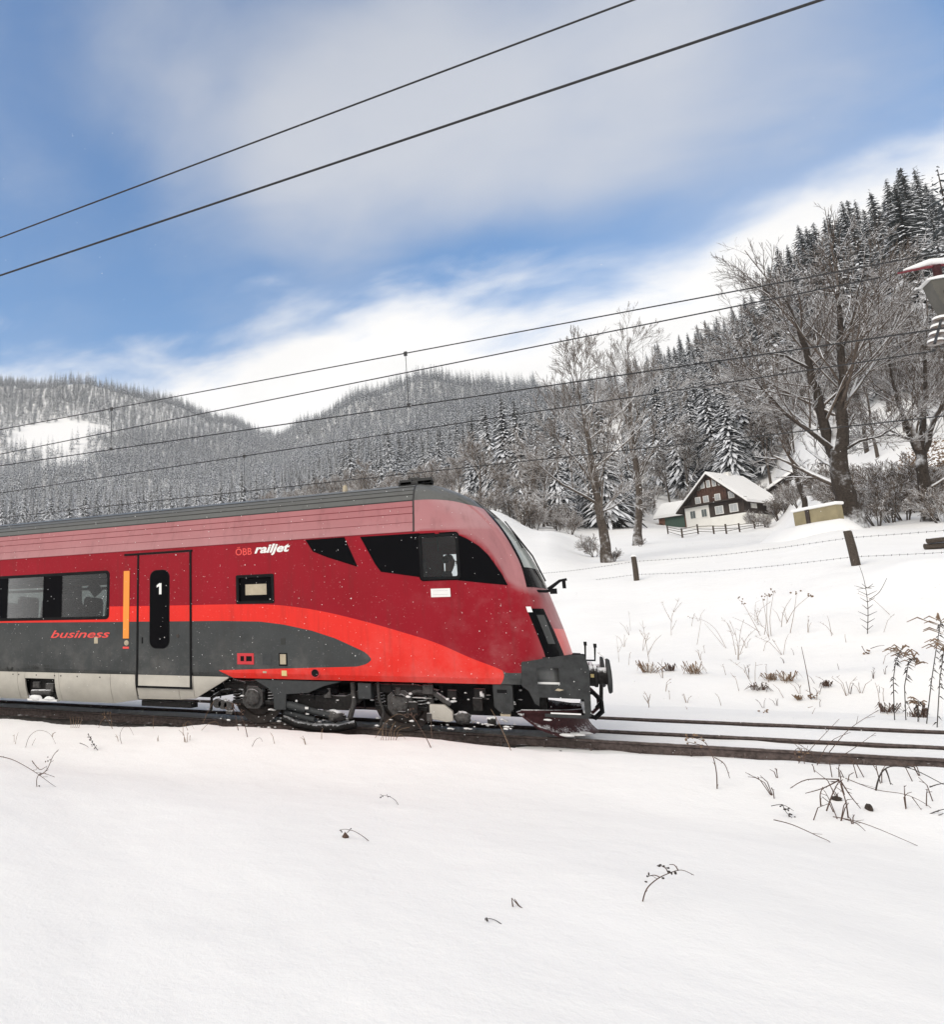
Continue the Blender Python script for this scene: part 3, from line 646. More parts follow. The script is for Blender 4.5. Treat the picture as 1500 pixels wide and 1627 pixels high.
# saloon interior
mb = MB(); mb.box(-14.0, -7.6, -1.33, 1.33, 1.12, 1.2); mb.box(-14.0, -7.6, -1.33, 1.33, 3.0, 3.05); mb.box(-14.05, -14.0, -1.33, 1.33, 1.2, 3.0); mb.box(-7.6, -7.55, -1.33, 1.33, 1.2, 3.0)
for s in (-1, 1): mb.box(-14, -7.6, s * 1.37 - .015, s * 1.37 + .015, 1.2, win[2] - .005); mb.box(-14, -7.6, s * 1.37 - .015, s * 1.37 + .015, win[3] + .005, 3.0)
mb.build('saloon_lining', 'interl', train)
def seat(x, y, flip):
    g = MB(); s = -1 if flip else 1
    prof = [(-.06, 1.62), (.10, 1.60), (.14, 1.9), (.15, 2.2), (.16, 2.36), (.12, 2.45), (.04, 2.47), (-.02, 2.40), (-.05, 2.1), (-.08, 1.8)]
    g.prism([(x + s * a, z) for a, z in prof], y - .28, y + .28)
    g.prism([(x + s * a, z) for a, z in [(.0, 1.58), (.0, 1.74), (-.50, 1.76), (-.53, 1.68), (-.50, 1.58)]], y - .28, y + .28)
    g.box(x - .2, x + .1, y - .05, y + .05, 1.2, 1.6)
    g.build('passenger_seat', 'seat', train, 50, .03)
for x in (-12.6, -10.65, -9.45):
    for y in (-.85, .0, .9): seat(x, y, x < -10.7)
mb = MB(); mb.add([(-8.95, -.9, 2.62), (-8.75, -.9, 2.78), (-8.55, -.9, 2.55), (-8.75, -.9, 2.40)], [(0, 1, 2, 3)]); mb.v += [(a, b + .03, c) for a, b, c in mb.v]; mb.f += [(7, 6, 5, 4), (0, 4, 5, 1), (1, 5, 6, 2), (2, 6, 7, 3), (3, 7, 4, 0)]
mb.build('hanging_sign', 'seat', train)
mb = MB(); mb.box(-14, -7.7, -1.25, -.95, 2.74, 2.78); mb.box(-14, -7.7, .95, 1.25, 2.74, 2.78); mb.build('luggage_rack', 'seat', train)
# service window
mb = MB(); mb.box(svc[0], svc[1], -1.36, -1.34, svc[2], svc[3]); mb.build('service_window_back', 'black', train)
ring_frame('service_window_frame', svc[0] - .02, svc[1] + .02, svc[2] - .02, svc[3] + .02, .05, .008, 'rubber', .03)
x0, z1 = bx(388, 928); x1, z0 = bx(422, 944)
mb = MB(); mb.box(x0, x1, -1.372, -1.358, z0, z1); mb.build('service_window_blind', 'beige', train, None, .004)
# entrance door
dxl, dxr = bx(219, 990)[0], bx(302, 990)[0]; dzb, dzt = bx(260, 1090)[1], bx(260, 878)[1]
for nm, a in (('door_seal', (dxl - .03, dxl + .012, dzb, dzt)), ('door_seal', (dxr - .012, dxr + .03, dzb, dzt)), ('door_seal', (dxl - .34, dxr + .05, dzt - .012, dzt + .028)), ('door_seal', (dxl - .03, dxr + .03, dzb - .04, dzb))):
    mb = MB(); mb.box(a[0], a[1], -1.428, -1.35, a[2], a[3]); mb.build(nm, 'rubber', train, None, .006)
door = MB(); door.box(dxl + .012, dxr - .012, -1.417, -1.37, .83, dzt - .012); door = door.build('door', 'livery', train, None, .004)
mb = MB(); mb.box(dxl + .012, dxr - .012, -1.416, -1.33, dzb, .828); mb.build('door_step_panel', 'skirt', door)
xa, za = bx(239, 907); xb, zb = bx(268, 1029)
def capsule(x0, x1, z0, z1, r):
    pts = []
    for cx_, cz_, a0 in ((x1 - r, z1 - r, 0), (x0 + r, z1 - r, 90), (x0 + r, z0 + r, 180), (x1 - r, z0 + r, 270)):
        for k_ in range(7): a = math.radians(a0 + 15 * k_); pts.append((cx_ + r * math.cos(a), cz_ + r * math.sin(a)))
    return pts
mb = MB(); mb.prism(capsule(xa - .015, xb + .015, zb - .015, za + .015, .15), -1.4215, -1.405); mb.build('door_window_seal', 'rubber', door)
mb = MB(); mb.prism(capsule(xa, xb, zb, za, .135), -1.4245, -1.41); mb.build('door_window', 'black', door)
hx, hz = bx(282, 1010); mb = MB(); mb.lathe((hx, -1.417, hz), 'y', [(-.012, .03), (0, .035)], 16); mb.build('door_button', 'steel', door, 40)
hx, hz = bx(226, 1017); mb = MB(); mb.box(hx - .015, hx + .015, -1.425, -1.41, hz - .06, hz + .06); mb.build('door_handle', 'rubber', door, None, .006)
# orange light bar beside the door
x0, z1 = bx(196.5, 907); x1, z0 = bx(204.5, 1014)
mb = MB(); mb.box(x0, x1, -1.424, -1.40, z0, z1); mb.build('orange_bar', 'orange', train, None, .004)
hx, hz = bx(200.5, 1021); mb = MB(); mb.lathe((hx, -1.41, hz), 'y', [(-.016, .04), (-.01, .052), (0.01, .055)], 18); mb.build('call_button', 'beige', train, 40)
mb = MB(); mb.box(x0, x1, -1.418, -1.40, z0 - .20, z0 - .16); mb.build('orange_bar_end', 'redprint', train)
# small ports and plates on the grey side
def plate(name, px0, py0, px1, py1, mat, th=.008, parent=None):
    a = bx(px0, py1); b = bx(px1, py0); g = MB(); yy = side_w((a[0] + b[0]) / 2, (a[1] + b[1]) / 2)
    g.box(a[0], b[0], -yy - th, -yy + .02, a[1], b[1]); return g.build(name, mat, parent or train, None, .003)
plate('red_port', 377, 1037.5, 403, 1055, 'redbox', .012); plate('port_recess', 382, 1042, 400, 1050, 'rubber', .0135); plate('port_lever', 388, 1041, 391, 1050.5, 'redbox', .018)
plate('port_frame', 443, 1037, 456, 1057.5, 'rubber', .008); plate('port_cover', 445, 1039, 454, 1055, 'beige', .012)
plate('marker_plate', 446, 1013.5, 453, 1023.5, 'interl', .006); plate('yellow_plate', 447, 1065, 455, 1073.5, 'yellow', .006)
plate('marker_plate', 149, 1012, 155, 1022, 'beige', .006); plate('flap', 417, 1038, 431, 1055.5, 'dgrey', .005)
lp = plate('notice_plate', 685, 934, 715, 948.5, 'white', .006); plate('notice_line', 688, 937.6, 712, 938.5, 'dgrey', .0075, lp); plate('notice_line', 688, 943.6, 712, 944.5, 'dgrey', .0075, lp)
hx, hz = bx(500.5, 1069); mb = MB(); mb.lathe((hx, -1.405, hz), 'y', [(-.014, .062), (-.014, .078), (0.02, .082)], 22); mb.build('jack_socket_ring', 'redbox', train, 40)
mb = MB(); mb.lathe((hx, -1.405, hz), 'y', [(-.016, .064), (0.02, .064)], 22); mb.build('jack_socket', 'rubber', train, 40)
plate('print_mark', 417, 1066, 423, 1069, 'beige', .004)
# lettering
def text(name, body, px, py, hpx, wpx, mat, shear=0.0, bold=0.0, parent=None, yoff=.004):
    x, z = bx(px, py); cu = bpy.data.curves.new(name, 'FONT'); cu.body = body; cu.size = 1.0; cu.shear = shear; cu.offset = bold; cu.extrude = 0.0006; cu.resolution_u = 3
    o = bpy.data.objects.new(name, cu); COL.objects.link(o); bpy.context.view_layer.update()
    dep = bpy.context.evaluated_depsgraph_get(); me = bpy.data.meshes.new_from_object(o.evaluated_get(dep)); bpy.data.objects.remove(o)
    co = np.array([v.co[:] for v in me.vertices]); mn = co.min(0); mx = co.max(0)
    x2, _ = bx(px + wpx, py); _, z2 = bx(px, py - hpx)
    sx = (x2 - x) / (mx[0] - mn[0]); sz = (z2 - z) / (mx[1] - mn[1])
    me.transform(Matrix(((sx, 0, 0, x - mn[0] * sx), (0, 0, 1, -1.41 - yoff), (0, sz, 0, z - mn[1] * sz), (0, 0, 0, 1))))
    return link(name, me, mat, parent or train)
text('lettering', 'ÖBB', 374, 882.5, 13.5, 26, 'redprint', 0, .012)
text('lettering', 'railjet', 404, 883.5, 18, 57, 'white', .32, .035)
text('lettering', 'business', 80, 1013.2, 12, 94, 'redprint', .34, .012)
x, z = bx(249, 944); x2, z2 = bx(257.5, 926); wd_, ht_ = x2 - x, z2 - z; mb = MB(); mb.prism([(x + .45 * wd_, z), (x + .9 * wd_, z), (x + .9 * wd_, z2), (x + .5 * wd_, z2), (x, z + .82 * ht_), (x, z + .62 * ht_), (x + .45 * wd_, z + .72 * ht_)], -1.4262, -1.4235); mb.build('numeral', 'white', door)
text('lettering', 'R 120m', 44, 1062.5, 6, 17, 'interl', 0, .0); text('lettering', '64 t', 69, 1059, 3.5, 14, 'interl'); text('lettering', '100 t', 69, 1064, 3.5, 14, 'interl')
for k_ in range(7):
    a = math.radians(k_ * 30); cx_, cz_ = bx(14.5, 1060); mb = MB()
    m_ = Matrix.Translation((cx_, -1.412, cz_)) @ Matrix.Rotation(-a, 4, 'Y'); mb.box(-.085, -.05, -.003, .01, -.012, .012, m_); mb.build('symbol_tooth', 'interl', train)
# skirt panels below the floor
def skirt(xl, xr, zb, zb2=None, name='skirt_panel'):
    zb2 = zb if zb2 is None else zb2; rows = 6; V = []
    for (x, zz) in ((xl, zb), (xr, zb2)):
        for j in range(rows + 1):
            z = .825 + (zz - .825) * j / rows; u = (.825 - z) / .62; V.append((x, -1.41 + .20 * max(0, u) ** 2.2, z))
    n = rows + 1; F = [(j, j + 1, n + j + 1, n + j) for j in range(rows)]
    V += [(a, b + .04, c) for a, b, c in V]; m = 2 * n; F += [(m + n + j, m + n + j + 1, m + j + 1, m + j) for j in range(rows)]
    F += [(0, n, m + n, m), (rows, m + rows, m + n + rows, n + rows)] + [(j, m + j, m + j + 1, j + 1) for j in range(rows)] + [(n + j, n + j + 1, m + n + j + 1, m + n + j) for j in range(rows)]
    g = MB(); g.add(V, F); return g.build(name, 'skirt', train, 30)
pxs = [-420, -300, -180, -60, 26, 38, 85, 92, 174, 214]
for i in range(len(pxs) - 1):
    a, b = bx(pxs[i], 1090)[0] + .004, bx(pxs[i + 1], 1090)[0] - .004
    if pxs[i] == 38:
        skirt(a, b, .70); mb = MB(); mb.box(a, b, -1.22, -1.18, .24, .70); mb.build('recess_back', 'bogie', train)
        mb = MB(); mb.tube([(a + .1, -1.27, .40), (b - .15, -1.27, .42)], .06, 10); mb.box(b - .3, b - .1, -1.30, -1.22, .42, .6); mb.box(a + .12, a + .3, -1.29, -1.22, .5, .62); mb.build('recess_equipment', 'bogiel', train, 40, .01)
        mb = MB(); mb.box(a, b, -1.30, -1.2, .23, .27); mb.blob((a + .2, -1.27, .29), .16, .05, .07, 3); mb.blob((b - .2, -1.27, .28), .14, .05, .05, 4); mb.build('snow_lump', 'snow', train, 60)
        continue
    if pxs[i] == 174: skirt(a, b, .25, .34)
    else: skirt(a, b, .25)
for k_, px in enumerate((20, 29, 57, 86, 96, 122, 158)):
    x, z = bx(px, 1070 + px * .035); mb = MB(); mb.lathe((x, -1.411, z), 'y', [(-.006, .012), (.01, .014)], 8); mb.build('skirt_bolt', 'rubber', train)
xa = bx(216, 1095)[0]; xb = bx(306, 1095)[0]; xc_ = bx(362, 1078)[0]
skirt(xa + .004, (xa + xb) / 2 + .3, .36, .38); skirt((xa + xb) / 2 + .308, xb, .38, .41)
skirt(xb + .008, xc_, .41, .80)
mb = MB(); mb.box(xa, xb - .15, -1.2, -.9, .22, .33); mb.build('step_box', 'bogie', train)
mb = MB(); mb.box(XE, xa - .3, -1.12, 1.12, .36, .8); mb.box(xa - .3, -5.9, -1.05, 1.05, .42, .8); mb.box(-5.9, -.6, -1.0, 1.0, .74, .82); mb.box(-1.75, -.35, -.95, .95, .30, .74); mb.box(-5.4, -1.9, -.35, .35, .3, .74); mb.build('underframe_shadow_fill', 'rubber', train)  # lower black boxes are added to stand for the shadow below nose and bogie
# roof gear
def roofbit(name, px0, px1, h, mat, y=-.55):
    a = aty(px0, 770, YT + y)[0]; b = aty(px1, 770, YT + y)[0]; zt = float(np.interp(abs(y), [q[0] for q in PROF[::-1]], [q[1] for q in PROF[::-1]]))
    g = MB(); g.box(a, b, y - .10, y + .10, zt - .02, zt + h); return g.build(name, mat, train, None, .015)
roofbit('roof_antenna_base', 634, 688, .05, 'rib', -.6); roofbit('roof_antenna', 636, 656, .085, 'rib', -.6); roofbit('roof_antenna', 664, 688, .09, 'rib', -.6); roofbit('roof_horn', 650, 668, .12, 'rib', -.45)
a = aty(548, 775, YT - .6); mb = MB(); mb.lathe((a[0], -.6, 4.23), 'z', [(0, .05), (.10, .045), (.13, .02)], 12); mb.build('roof_dome', 'beige', train, 40)

# windscreen, headlamps, front details
def front_patch(name, zs, ph0, ph1, off, mat, n=10, parent=None):
    P = np.array([[front_pt(z, a + (b - a) * i / n, off) for i in range(n + 1)] for z, a, b in zip(zs, ph0, ph1)])
    V, F = grid_mesh(P); g = MB(); g.add(V, [tuple(f) for f in F])
    # rim
    h, w = P.shape[:2]; loop = [(0, i) for i in range(w)] + [(j, w - 1) for j in range(1, h)] + [(h - 1, i) for i in range(w - 2, -1, -1)] + [(j, 0) for j in range(h - 2, 0, -1)]
    o0 = len(g.v); g.v += [tuple(P[j, i]) for j, i in loop]
    g.v += [(P[j, i][0] - off * .8, P[j, i][1] * (1 - off * .5), P[j, i][2]) for j, i in loop]; L = len(loop)
    g.f += [(o0 + i, o0 + (i + 1) % L, o0 + L + (i + 1) % L, o0 + L + i) for i in range(L)]
    return g.build(name, mat, parent or train, 40)
zs = list(np.linspace(2.30, 3.80, 17)); gl = [float(np.interp(z, [2.3, 2.6, 3.2, 3.5, 3.8], [.16, .20, .24, .30, .48])) for z in zs]
front_patch('windscreen', zs, gl, [2 - g for g in gl], .012, 'windscreen_dark' if 'windscreen_dark' in MAT else 'black', 18)
MAT['pale_glass'] = M('pale_glass', (0.34, 0.37, 0.35), 0.12, 0, 0.5)  # bright reflection in the windscreen, put into the pane's pale colour
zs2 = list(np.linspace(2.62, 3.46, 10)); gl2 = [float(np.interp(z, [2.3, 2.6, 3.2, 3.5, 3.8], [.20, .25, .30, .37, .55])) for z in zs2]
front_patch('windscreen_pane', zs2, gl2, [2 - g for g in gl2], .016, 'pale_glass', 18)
for s in (0, 1):
    zh = list(np.linspace(1.22, 1.96, 9)); a0 = [.06] * 9; a1 = [float(np.interp(z, [1.2, 1.96], [.44, .36])) for z in zh]
    if s: a0, a1 = [2 - v for v in a1], [2 - v for v in a0]
    hl = front_patch('headlamp', zh, a0, a1, .018, 'black', 8)
    zi = list(np.linspace(1.42, 1.86, 5)); b0 = [.17] * 5; b1 = [.31] * 5
    if s: b0, b1 = [2 - v for v in b1], [2 - v for v in b0]
    front_patch('headlamp_lens', zi, b0, b1, .024, 'lamp', 4, hl)
    front_patch('headlamp_snow', [1.90, 1.95, 1.985], [a0[0] if not s else 1.9] * 3, [(a0[0] + .05) if not s else 1.94] * 3, .035, 'snow', 2, hl)
front_patch('nose_sill', [1.14, 1.18, 1.22], [.02] * 3, [1.98] * 3, .03, 'mask', 18)
# wiper and the arm in front of the windscreen
q0, q1 = front_pt(2.42, .75, .05), front_pt(3.25, .62, .05); mb = MB(); mb.tube([q0, ((q0[0] + q1[0]) / 2 + .05, (q0[1] + q1[1]) / 2, (q0[2] + q1[2]) / 2), q1], .013, 6)
q2 = front_pt(2.95, .50, .05); q3 = front_pt(3.45, .72, .055); mb.tube([q2, q1, q3], .010, 6); mb.build('wiper', 'rubber', train, 60)
b0_ = front_pt(2.25, .55, .0); mb = MB(); e = (b0_[0] + .18, b0_[1] - .1, 2.29)
mb.tube([(b0_[0] - .30, b0_[1] - .28, 2.25), (b0_[0] + .05, b0_[1] - .14, 2.24), (e[0] - .04, e[1], 2.26)], .022, 8); mb.tube([(e[0] - .10, e[1], 2.27), (e[0] + .07, e[1], 2.40)], [.03, .022], 8); mb.tube([(e[0] + .06, e[1], 2.40), (e[0] + .17, e[1], 2.42)], .02, 8); mb.box(e[0] + .10, e[0] + .15, e[1] - .03, e[1] + .03, 2.28, 2.42); mb.box(e[0] - .08, e[0] + .02, e[1] - .04, e[1] + .04, 2.2, 2.28); mb.build('mirror_arm', 'rubber', train, 40)
# grey mask (frame around the coupling), both side plates pierced
maskroot = None
px_ = lambda p: bx(*p)
outer = [(828, 1052), (858, 1047), (905, 1040), (930, 1041), (937, 1060), (939, 1100), (941, 1140), (931, 1140), (929, 1112), (857, 1108), (857, 1122), (850, 1118), (840, 1098), (829, 1090)]
for s in (-1, 1):
    o_ = [px_(p) for p in outer]; h0 = px_((852, 1061)); h1 = px_((890, 1088)); g = MB(); yy = 1.30
    # plate with a rectangular hole: fill between outline and hole through bmesh
    bm = bmesh.new(); ov = [bm.verts.new((x, 0, z)) for x, z in o_]; hv = [bm.verts.new((x, 0, z)) for x, z in ((h0[0], h1[1]), (h1[0], h1[1]), (h1[0], h0[1]), (h0[0], h0[1]))]
    ed = [bm.edges.new((ov[i], ov[(i + 1) % len(ov)])) for i in range(len(ov))] + [bm.edges.new((hv[i], hv[(i + 1) % 4])) for i in range(4)]
    bmesh.ops.triangle_fill(bm, edges=ed, use_beauty=True)
    ex = bmesh.ops.extrude_face_region(bm, geom=list(bm.faces)); bmesh.ops.translate(bm, vec=(0, .09, 0), verts=[v for v in ex['geom'] if isinstance(v, bmesh.types.BMVert)])
    for v in bm.verts:
        v.co.y += s * yy - .045
        if v.co.x > -.2: v.co.y -= s * 0.10 * min(1, (v.co.x + .2) / .5)
    bmesh.ops.recalc_face_normals(bm, faces=bm.faces); me = bpy.data.meshes.new('front_mask'); bm.to_mesh(me); bm.free(); link('front_mask', me, 'mask', train)
mb = MB(); mb.box(.10, .24, -1.2, 1.2, .66, 1.17); mb.build('buffer_beam', 'mask', train, None, .02)
mb = MB(); mb.box(-.5, .12, -1.25, 1.25, 1.135, 1.16); mb.build('mask_top', 'mask', train, None, .01)
mb = MB(); mb.box(-.3, -.05, -1.1, 1.1, .8, 1.1); mb.build('front_inner_beam', 'bogie', train, None, .02)
mb = MB(); mb.box(-.36, -.02, -1.27, -1.2, h1[1] - .005, h1[1] + .03); mb.build('snow_lump', 'snow', train)
mb = MB(); mb.box(-.28, .30, -1.24, -1.18, .34, .39); mb.box(-.25, .3, 1.18, 1.24, .34, .39); mb.box(.24, .30, -1.2, 1.2, .34, .40); mb.build('lower_bar', 'mask', train, None, .008)
mb = MB(); mb.box(.236, .304, -1.0, 1.0, .402, .43); mb.box(-.2, .2, -1.235, -1.19, .392, .41); mb.build('snow_lump', 'snow', train)
# small lettering / figure on the mask
x, z = bx(889, 1096); mb = MB(); mb.add([(x - .06, -1.348, z - .01), (x - .02, -1.348, z + .02), (x + .06, -1.348, z), (x, -1.348, z - .02)], [(0, 1, 2, 3)]); mb.build('mask_mark', 'beige', train)
# buffers
for s in (-1, 1):
    g = empty('buffer', (0, 0, 0)); g.parent = train; yb = s * .875
    mb = MB(); mb.lathe((.20, yb, .95), 'x', [(0, .20), (.05, .20), (.06, .155), (.22, .155), (.23, .17), (.27, .17), (.28, .125), (.38, .125), (.40, .14)], 24); mb.build('buffer_housing', 'bogie', g, 30)
    mb = MB(); mb.lathe((.59, yb, .95), 'x', [(0, .12), (.012, .255), (.035, .26), (.06, .24), (.07, .12), (.073, 0.01)], 28); mb.build('buffer_head', 'mask', g, 30)
    mb = MB(); mb.box(.38, .46, yb - .16, yb - .12, .93, .98); mb.build('buffer_tag', 'yellow', g)
# coupling, hoses, levers
mb = MB(); mb.box(.2, .42, -.09, .09, .93, 1.07); mb.lathe((.46, 0, 1.0), 'y', [(-.04, .09), (.04, .09)], 14); mb.tube([(.45, -.06, 1.0), (.55, -.07, .8), (.52, -.07, .5), (.45, 0, .42), (.52, .07, .5), (.55, .07, .8), (.45, .06, 1.0)], .025, 8); mb.build('coupling_hook', 'bogie', train, 40)
for k_, (yy, c) in enumerate(((-.45, 0), (.45, 1), (-.62, 0))):
    mb = MB(); mb.tube([(.22, yy, .70), (.40, yy, .68), (.50, yy, .56), (.50, yy - .02, .40), (.40, yy, .30), (.28, yy, .36)], .03, 8); mb.cyl((.24, yy, .37), (.32, yy, .33), .04, 10); mb.build('brake_hose', 'rubber' if not c else 'plough', train, 60)
for (xq, yy, hh) in ((.34, -.7, .25), (.46, -.95, .22)):
    mb = MB(); mb.tube([(.12, yy, 1.18), (xq, yy, 1.18), (xq + .02, yy, 1.19 + hh)], .016, 6); mb.cyl((xq + .02, yy - .0, 1.15 + hh), (xq + .02, yy, 1.21 + hh), .022, 8); mb.build('uncoupling_lever', 'rubber', train, 50)
mb = MB(); mb.box(.16, .34, -.75, -.45, 1.19, 1.27); mb.build('jumper_box', 'rubber', train, None, .02)
# snow plough
def plough():
    plan = [(-.62, 1.22), (-.60, 1.27), (-.42, 1.24), (-.15, 1.05), (.10, .72), (.28, .35), (.36, 0)]
    full = [(x, -w) for x, w in plan] + [(x, w) for x, w in plan[-2::-1]]; rows = []
    for u in np.linspace(0, 1, 8):
        row = []
        for (x, y) in full:
            e_ = min(1, abs(y) / 1.2); zt = .42 - .02 * (1 - e_); zb = .05 + .30 * max(0, (-.15 - x) / .47) ** 1.6; z = zt + (zb - zt) * u; bow = .09 * math.sin(u * PI) - .10 * u * (1 - e_ * .4)
            row.append((x - bow, y * (1 - .05 * math.sin(u * PI)), z))
        rows.append(row)
    P = np.array(rows); V, F = grid_mesh(P); g = MB(); g.add(V, [tuple(f) for f in F]); o = g.build('snow_plough', 'plough', train, 50)
    md = o.modifiers.new('solid', 'SOLIDIFY'); md.thickness = .03
    g = MB()
    for i, (x, y) in enumerate(((-.05, -.98), (.08, -.80), (.2, -.6))): g.blob((x + .03, y - .02, .07), .13, .07, .025, i)
    g.blob((-.25, -1.20, .30), .06, .03, .015, 8); g.build('snow_lump', 'snow', train, 60)
plough()
for s in (-1, 1): mb = MB(); mb.box(-.35, -.25, s * .85 - .05, s * .85 + .05, .3, .8); mb.build('plough_bracket', 'bogie', train)


# ------------------------------------------------------------------ leading bogie
XW = [float(aty(413, 1120, 12.88)[0]), float(aty(643, 1135, 12.88)[0])]
bog = empty('bogie', (0, 0, 0)); bog.parent = train
for xw in XW:
    for s in (-1, 1):
        mb = MB(); yr = s * .755
        mb.lathe((xw, yr, .46), 'y', [(-s * .0675 - .0, .10), (-.05 * s, .10), (-.05 * s, .33), (-.0675 * s, .36), (-.0675 * s, .455), (.03 * s, .46), (.045 * s, .485), (.0675 * s, .485), (.0675 * s, .36), (.04 * s, .33), (.05 * s, .10)][::1], 36)
        mb.build('wheel', 'steel', bog, 30)
        mb = MB(); mb.lathe((xw, s * .60, .46), 'y', [(-.04, .30), (.04, .30)], 28); mb.build('brake_disc', 'steel', bog, 30)
        # axle box with bearing cover and snow cap
        mb = MB(); yo = s * 1.03; mb.prism([(xw - .20, .36), (xw - .12, .26), (xw + .12, .26), (xw + .20, .36), (xw + .20, .56), (xw + .10, .66), (xw - .10, .66), (xw - .20, .56)], yo - .12, yo + .12); mb.lathe((xw, yo + s * .12, .46), 'y', [(0, .155), (s * .03, .15), (s * .05, .11)], 20); mb.build('axle_box', 'bogiel', bog, 30, .012)
        mb = MB()
        for k_ in range(6):
            for a in range(14):
                pass
        pts = [(xw + .34 + .075 * math.cos(a), yo + .075 * math.sin(a), .40 + .035 * a / (2 * PI) * 1.5) for a in np.linspace(0, 2 * PI * 5.5, 70)]
        mb.tube(pts, .017, 6); mb.build('coil_spring', 'bogie', bog, 60); mb = MB(); pts = [(xw - .34 + .075 * math.cos(a), yo + .075 * math.sin(a), .40 + .035 * a / (2 * PI) * 1.5) for a in np.linspace(0, 2 * PI * 5.5, 70)]; mb.tube(pts, .017, 6); mb.build('coil_spring', 'bogie', bog, 60)
        mb = MB(); mb.cyl((xw + .48, yo, .30), (xw + .48, yo, .58), .05, 12); mb.cyl((xw + .48, yo, .55), (xw + .48, yo, .82), .035, 12); mb.build('damper', 'bogiel', bog, 40)
        mb = MB(); mb.box(xw - .02, xw + .42, yo - .05, yo + .05, .34, .40); mb.box(xw - .42, xw + .02, yo - .05, yo + .05, .34, .40); mb.build('spring_seat', 'bogie', bog)
    mb = MB(); mb.cyl((xw, -1.0, .46), (xw, 1.0, .46), .085, 16); mb.build('axle', 'steel', bog, 40)
xm = sum(XW) / 2
for s in (-1, 1):
    yo = s * 1.03; mb = MB()
    mb.prism([(XW[0] - .62, .70), (XW[0] - .55, .60), (XW[0] - .3, .60), (XW[0] + .3, .62), (XW[0] + .6, .50), (xm - .45, .30), (xm + .45, .30), (XW[1] - .6, .50), (XW[1] - .3, .62), (XW[1] + .3, .60), (XW[1] + .55, .58), (XW[1] + .62, .68), (XW[1] + .3, .76), (XW[1] - .4, .76), (xm + .4, .54), (xm - .4, .54), (XW[0] + .4, .76), (XW[0] - .3, .76)], yo - .11, yo + .11)
    mb.build('bogie_frame', 'bogie', bog, 30, .015)
    mb = MB(); mb.lathe((xm, s * 1.0, .56), 'z', [(0, .24), (.06, .27), (.12, .24), (.18, .27), (.22, .24)], 22); mb.build('air_spring', 'rubber', bog, 40)
mb = MB(); mb.box(xm - .35, xm + .35, -.95, .95, .34, .56); mb.build('bogie_bolster', 'bogie', bog, None, .02)
# yaw damper, lower tank, sand box, pipes: seen in front of the frame on the near side
def p3(px, py, y): p = aty(px, py, YT + y); return (float(p[0]), y, float(p[2]))
mb = MB(); mb.cyl(p3(450, 1118, -1.24), p3(486, 1127, -1.24), .075, 14); mb.cyl(p3(486, 1127, -1.24), p3(524, 1136, -1.24), .055, 14); mb.build('yaw_damper', 'dgrey', bog, 40)
mb = MB(); mb.cyl(p3(452, 1131, -1.18), p3(500, 1143, -1.18), .06, 12); mb.build('yaw_damper_lower', 'dgrey', bog, 40)
mb = MB(); mb.box(-.03, .03, -.005, .005, -.02, .02, Matrix.Translation(p3(487, 1124.5, -1.325))); mb.box(-.03, .03, -.005, .005, -.02, .02, Matrix.Translation(p3(488, 1133, -1.26))); mb.build('damper_tag', 'white', bog)
mb = MB(); mb.tube([p3(450, 1140, -1.05), p3(470, 1150, -1.05), p3(500, 1155, -1.05), p3(540, 1156, -1.05), p3(565, 1150, -1.05)], .07, 10); mb.build('brake_pipe', 'bogie', bog, 50)
mb = MB(); mb.blob(p3(532, 1137, -1.2), .16, .12, .10, 5, 12, 8); mb.build('damper_joint', 'bogiel', bog, 60)
poly = [(400, 1079), (424, 1094), (431, 1104), (433, 1128), (451, 1128), (452, 1103), (487, 1101), (512, 1090), (540, 1083)]
g = MB(); g.prism([bx(*p) for p in poly], -1.33, -1.29); g.build('bogie_skirt', 'dgrey', train, None, .006)
mb = MB(); a = p3(570, 1084, -1.2); b = p3(592, 1110, -1.2); mb.box(a[0], b[0], -1.3, -1.05, b[2], a[2]); mb.build('sand_box', 'dgrey', train, None, .015)
mb = MB(); mb.tube([p3(600, 1084, -1.2), p3(602, 1110, -1.2), p3(610, 1130, -1.15), p3(603, 1158, -1.0)], .025, 8); mb.tube([p3(560, 1084, -1.15), p3(563, 1115, -1.15), p3(556, 1140, -1.1)], .045, 8); mb.tube([p3(632, 1092, -1.15), p3(633, 1124, -1.15)], .045, 10); mb.build('sand_pipe', 'bogiel', train, 50)
mb = MB(); mb.tube([p3(370, 1080, -1.15), p3(388, 1084, -1.15), p3(390, 1110, -1.15)], .03, 8); mb.tube([p3(340, 1105, -1.1), p3(352, 1098, -1.1), p3(372, 1094, -1.1), p3(400, 1100, -1.1)], .035, 8); mb.tube([p3(335, 1130, -1.05), p3(336, 1108, -1.05), p3(356, 1096, -1.05)], .03, 8); mb.build('air_pipe', 'bogie', train, 50)
for k_ in range(3):
    mb = MB(); c = p3(345 + k_ * 9, 1117 + k_ * 2, -1.12); mb.lathe(c, 'y', [(-.03, .05), (-.03, .085), (.05, .09)], 16); mb.build('pipe_flange', 'bogiel', bog, 40)
mb = MB(); a = p3(655, 1096, -1.1); mb.tube([p3(640, 1106, -1.1), p3(662, 1097, -1.1), p3(690, 1101, -1.1), p3(716, 1119, -1.1)], .05, 8); mb.build('guard_arm', 'bogiel', bog, 50)
mb = MB(); a = p3(683, 1118, -1.16); b = p3(721, 1147, -1.16); mb.prism([(a[0], b[2] + .04), (b[0] - .1, b[2]), (b[0], b[2] + .02), (b[0], a[2] - .1), (b[0] - .12, a[2]), (a[0], a[2])], -1.22, -1.08); mb.build('axle_box_cover', 'skirt', bog, 30, .015)
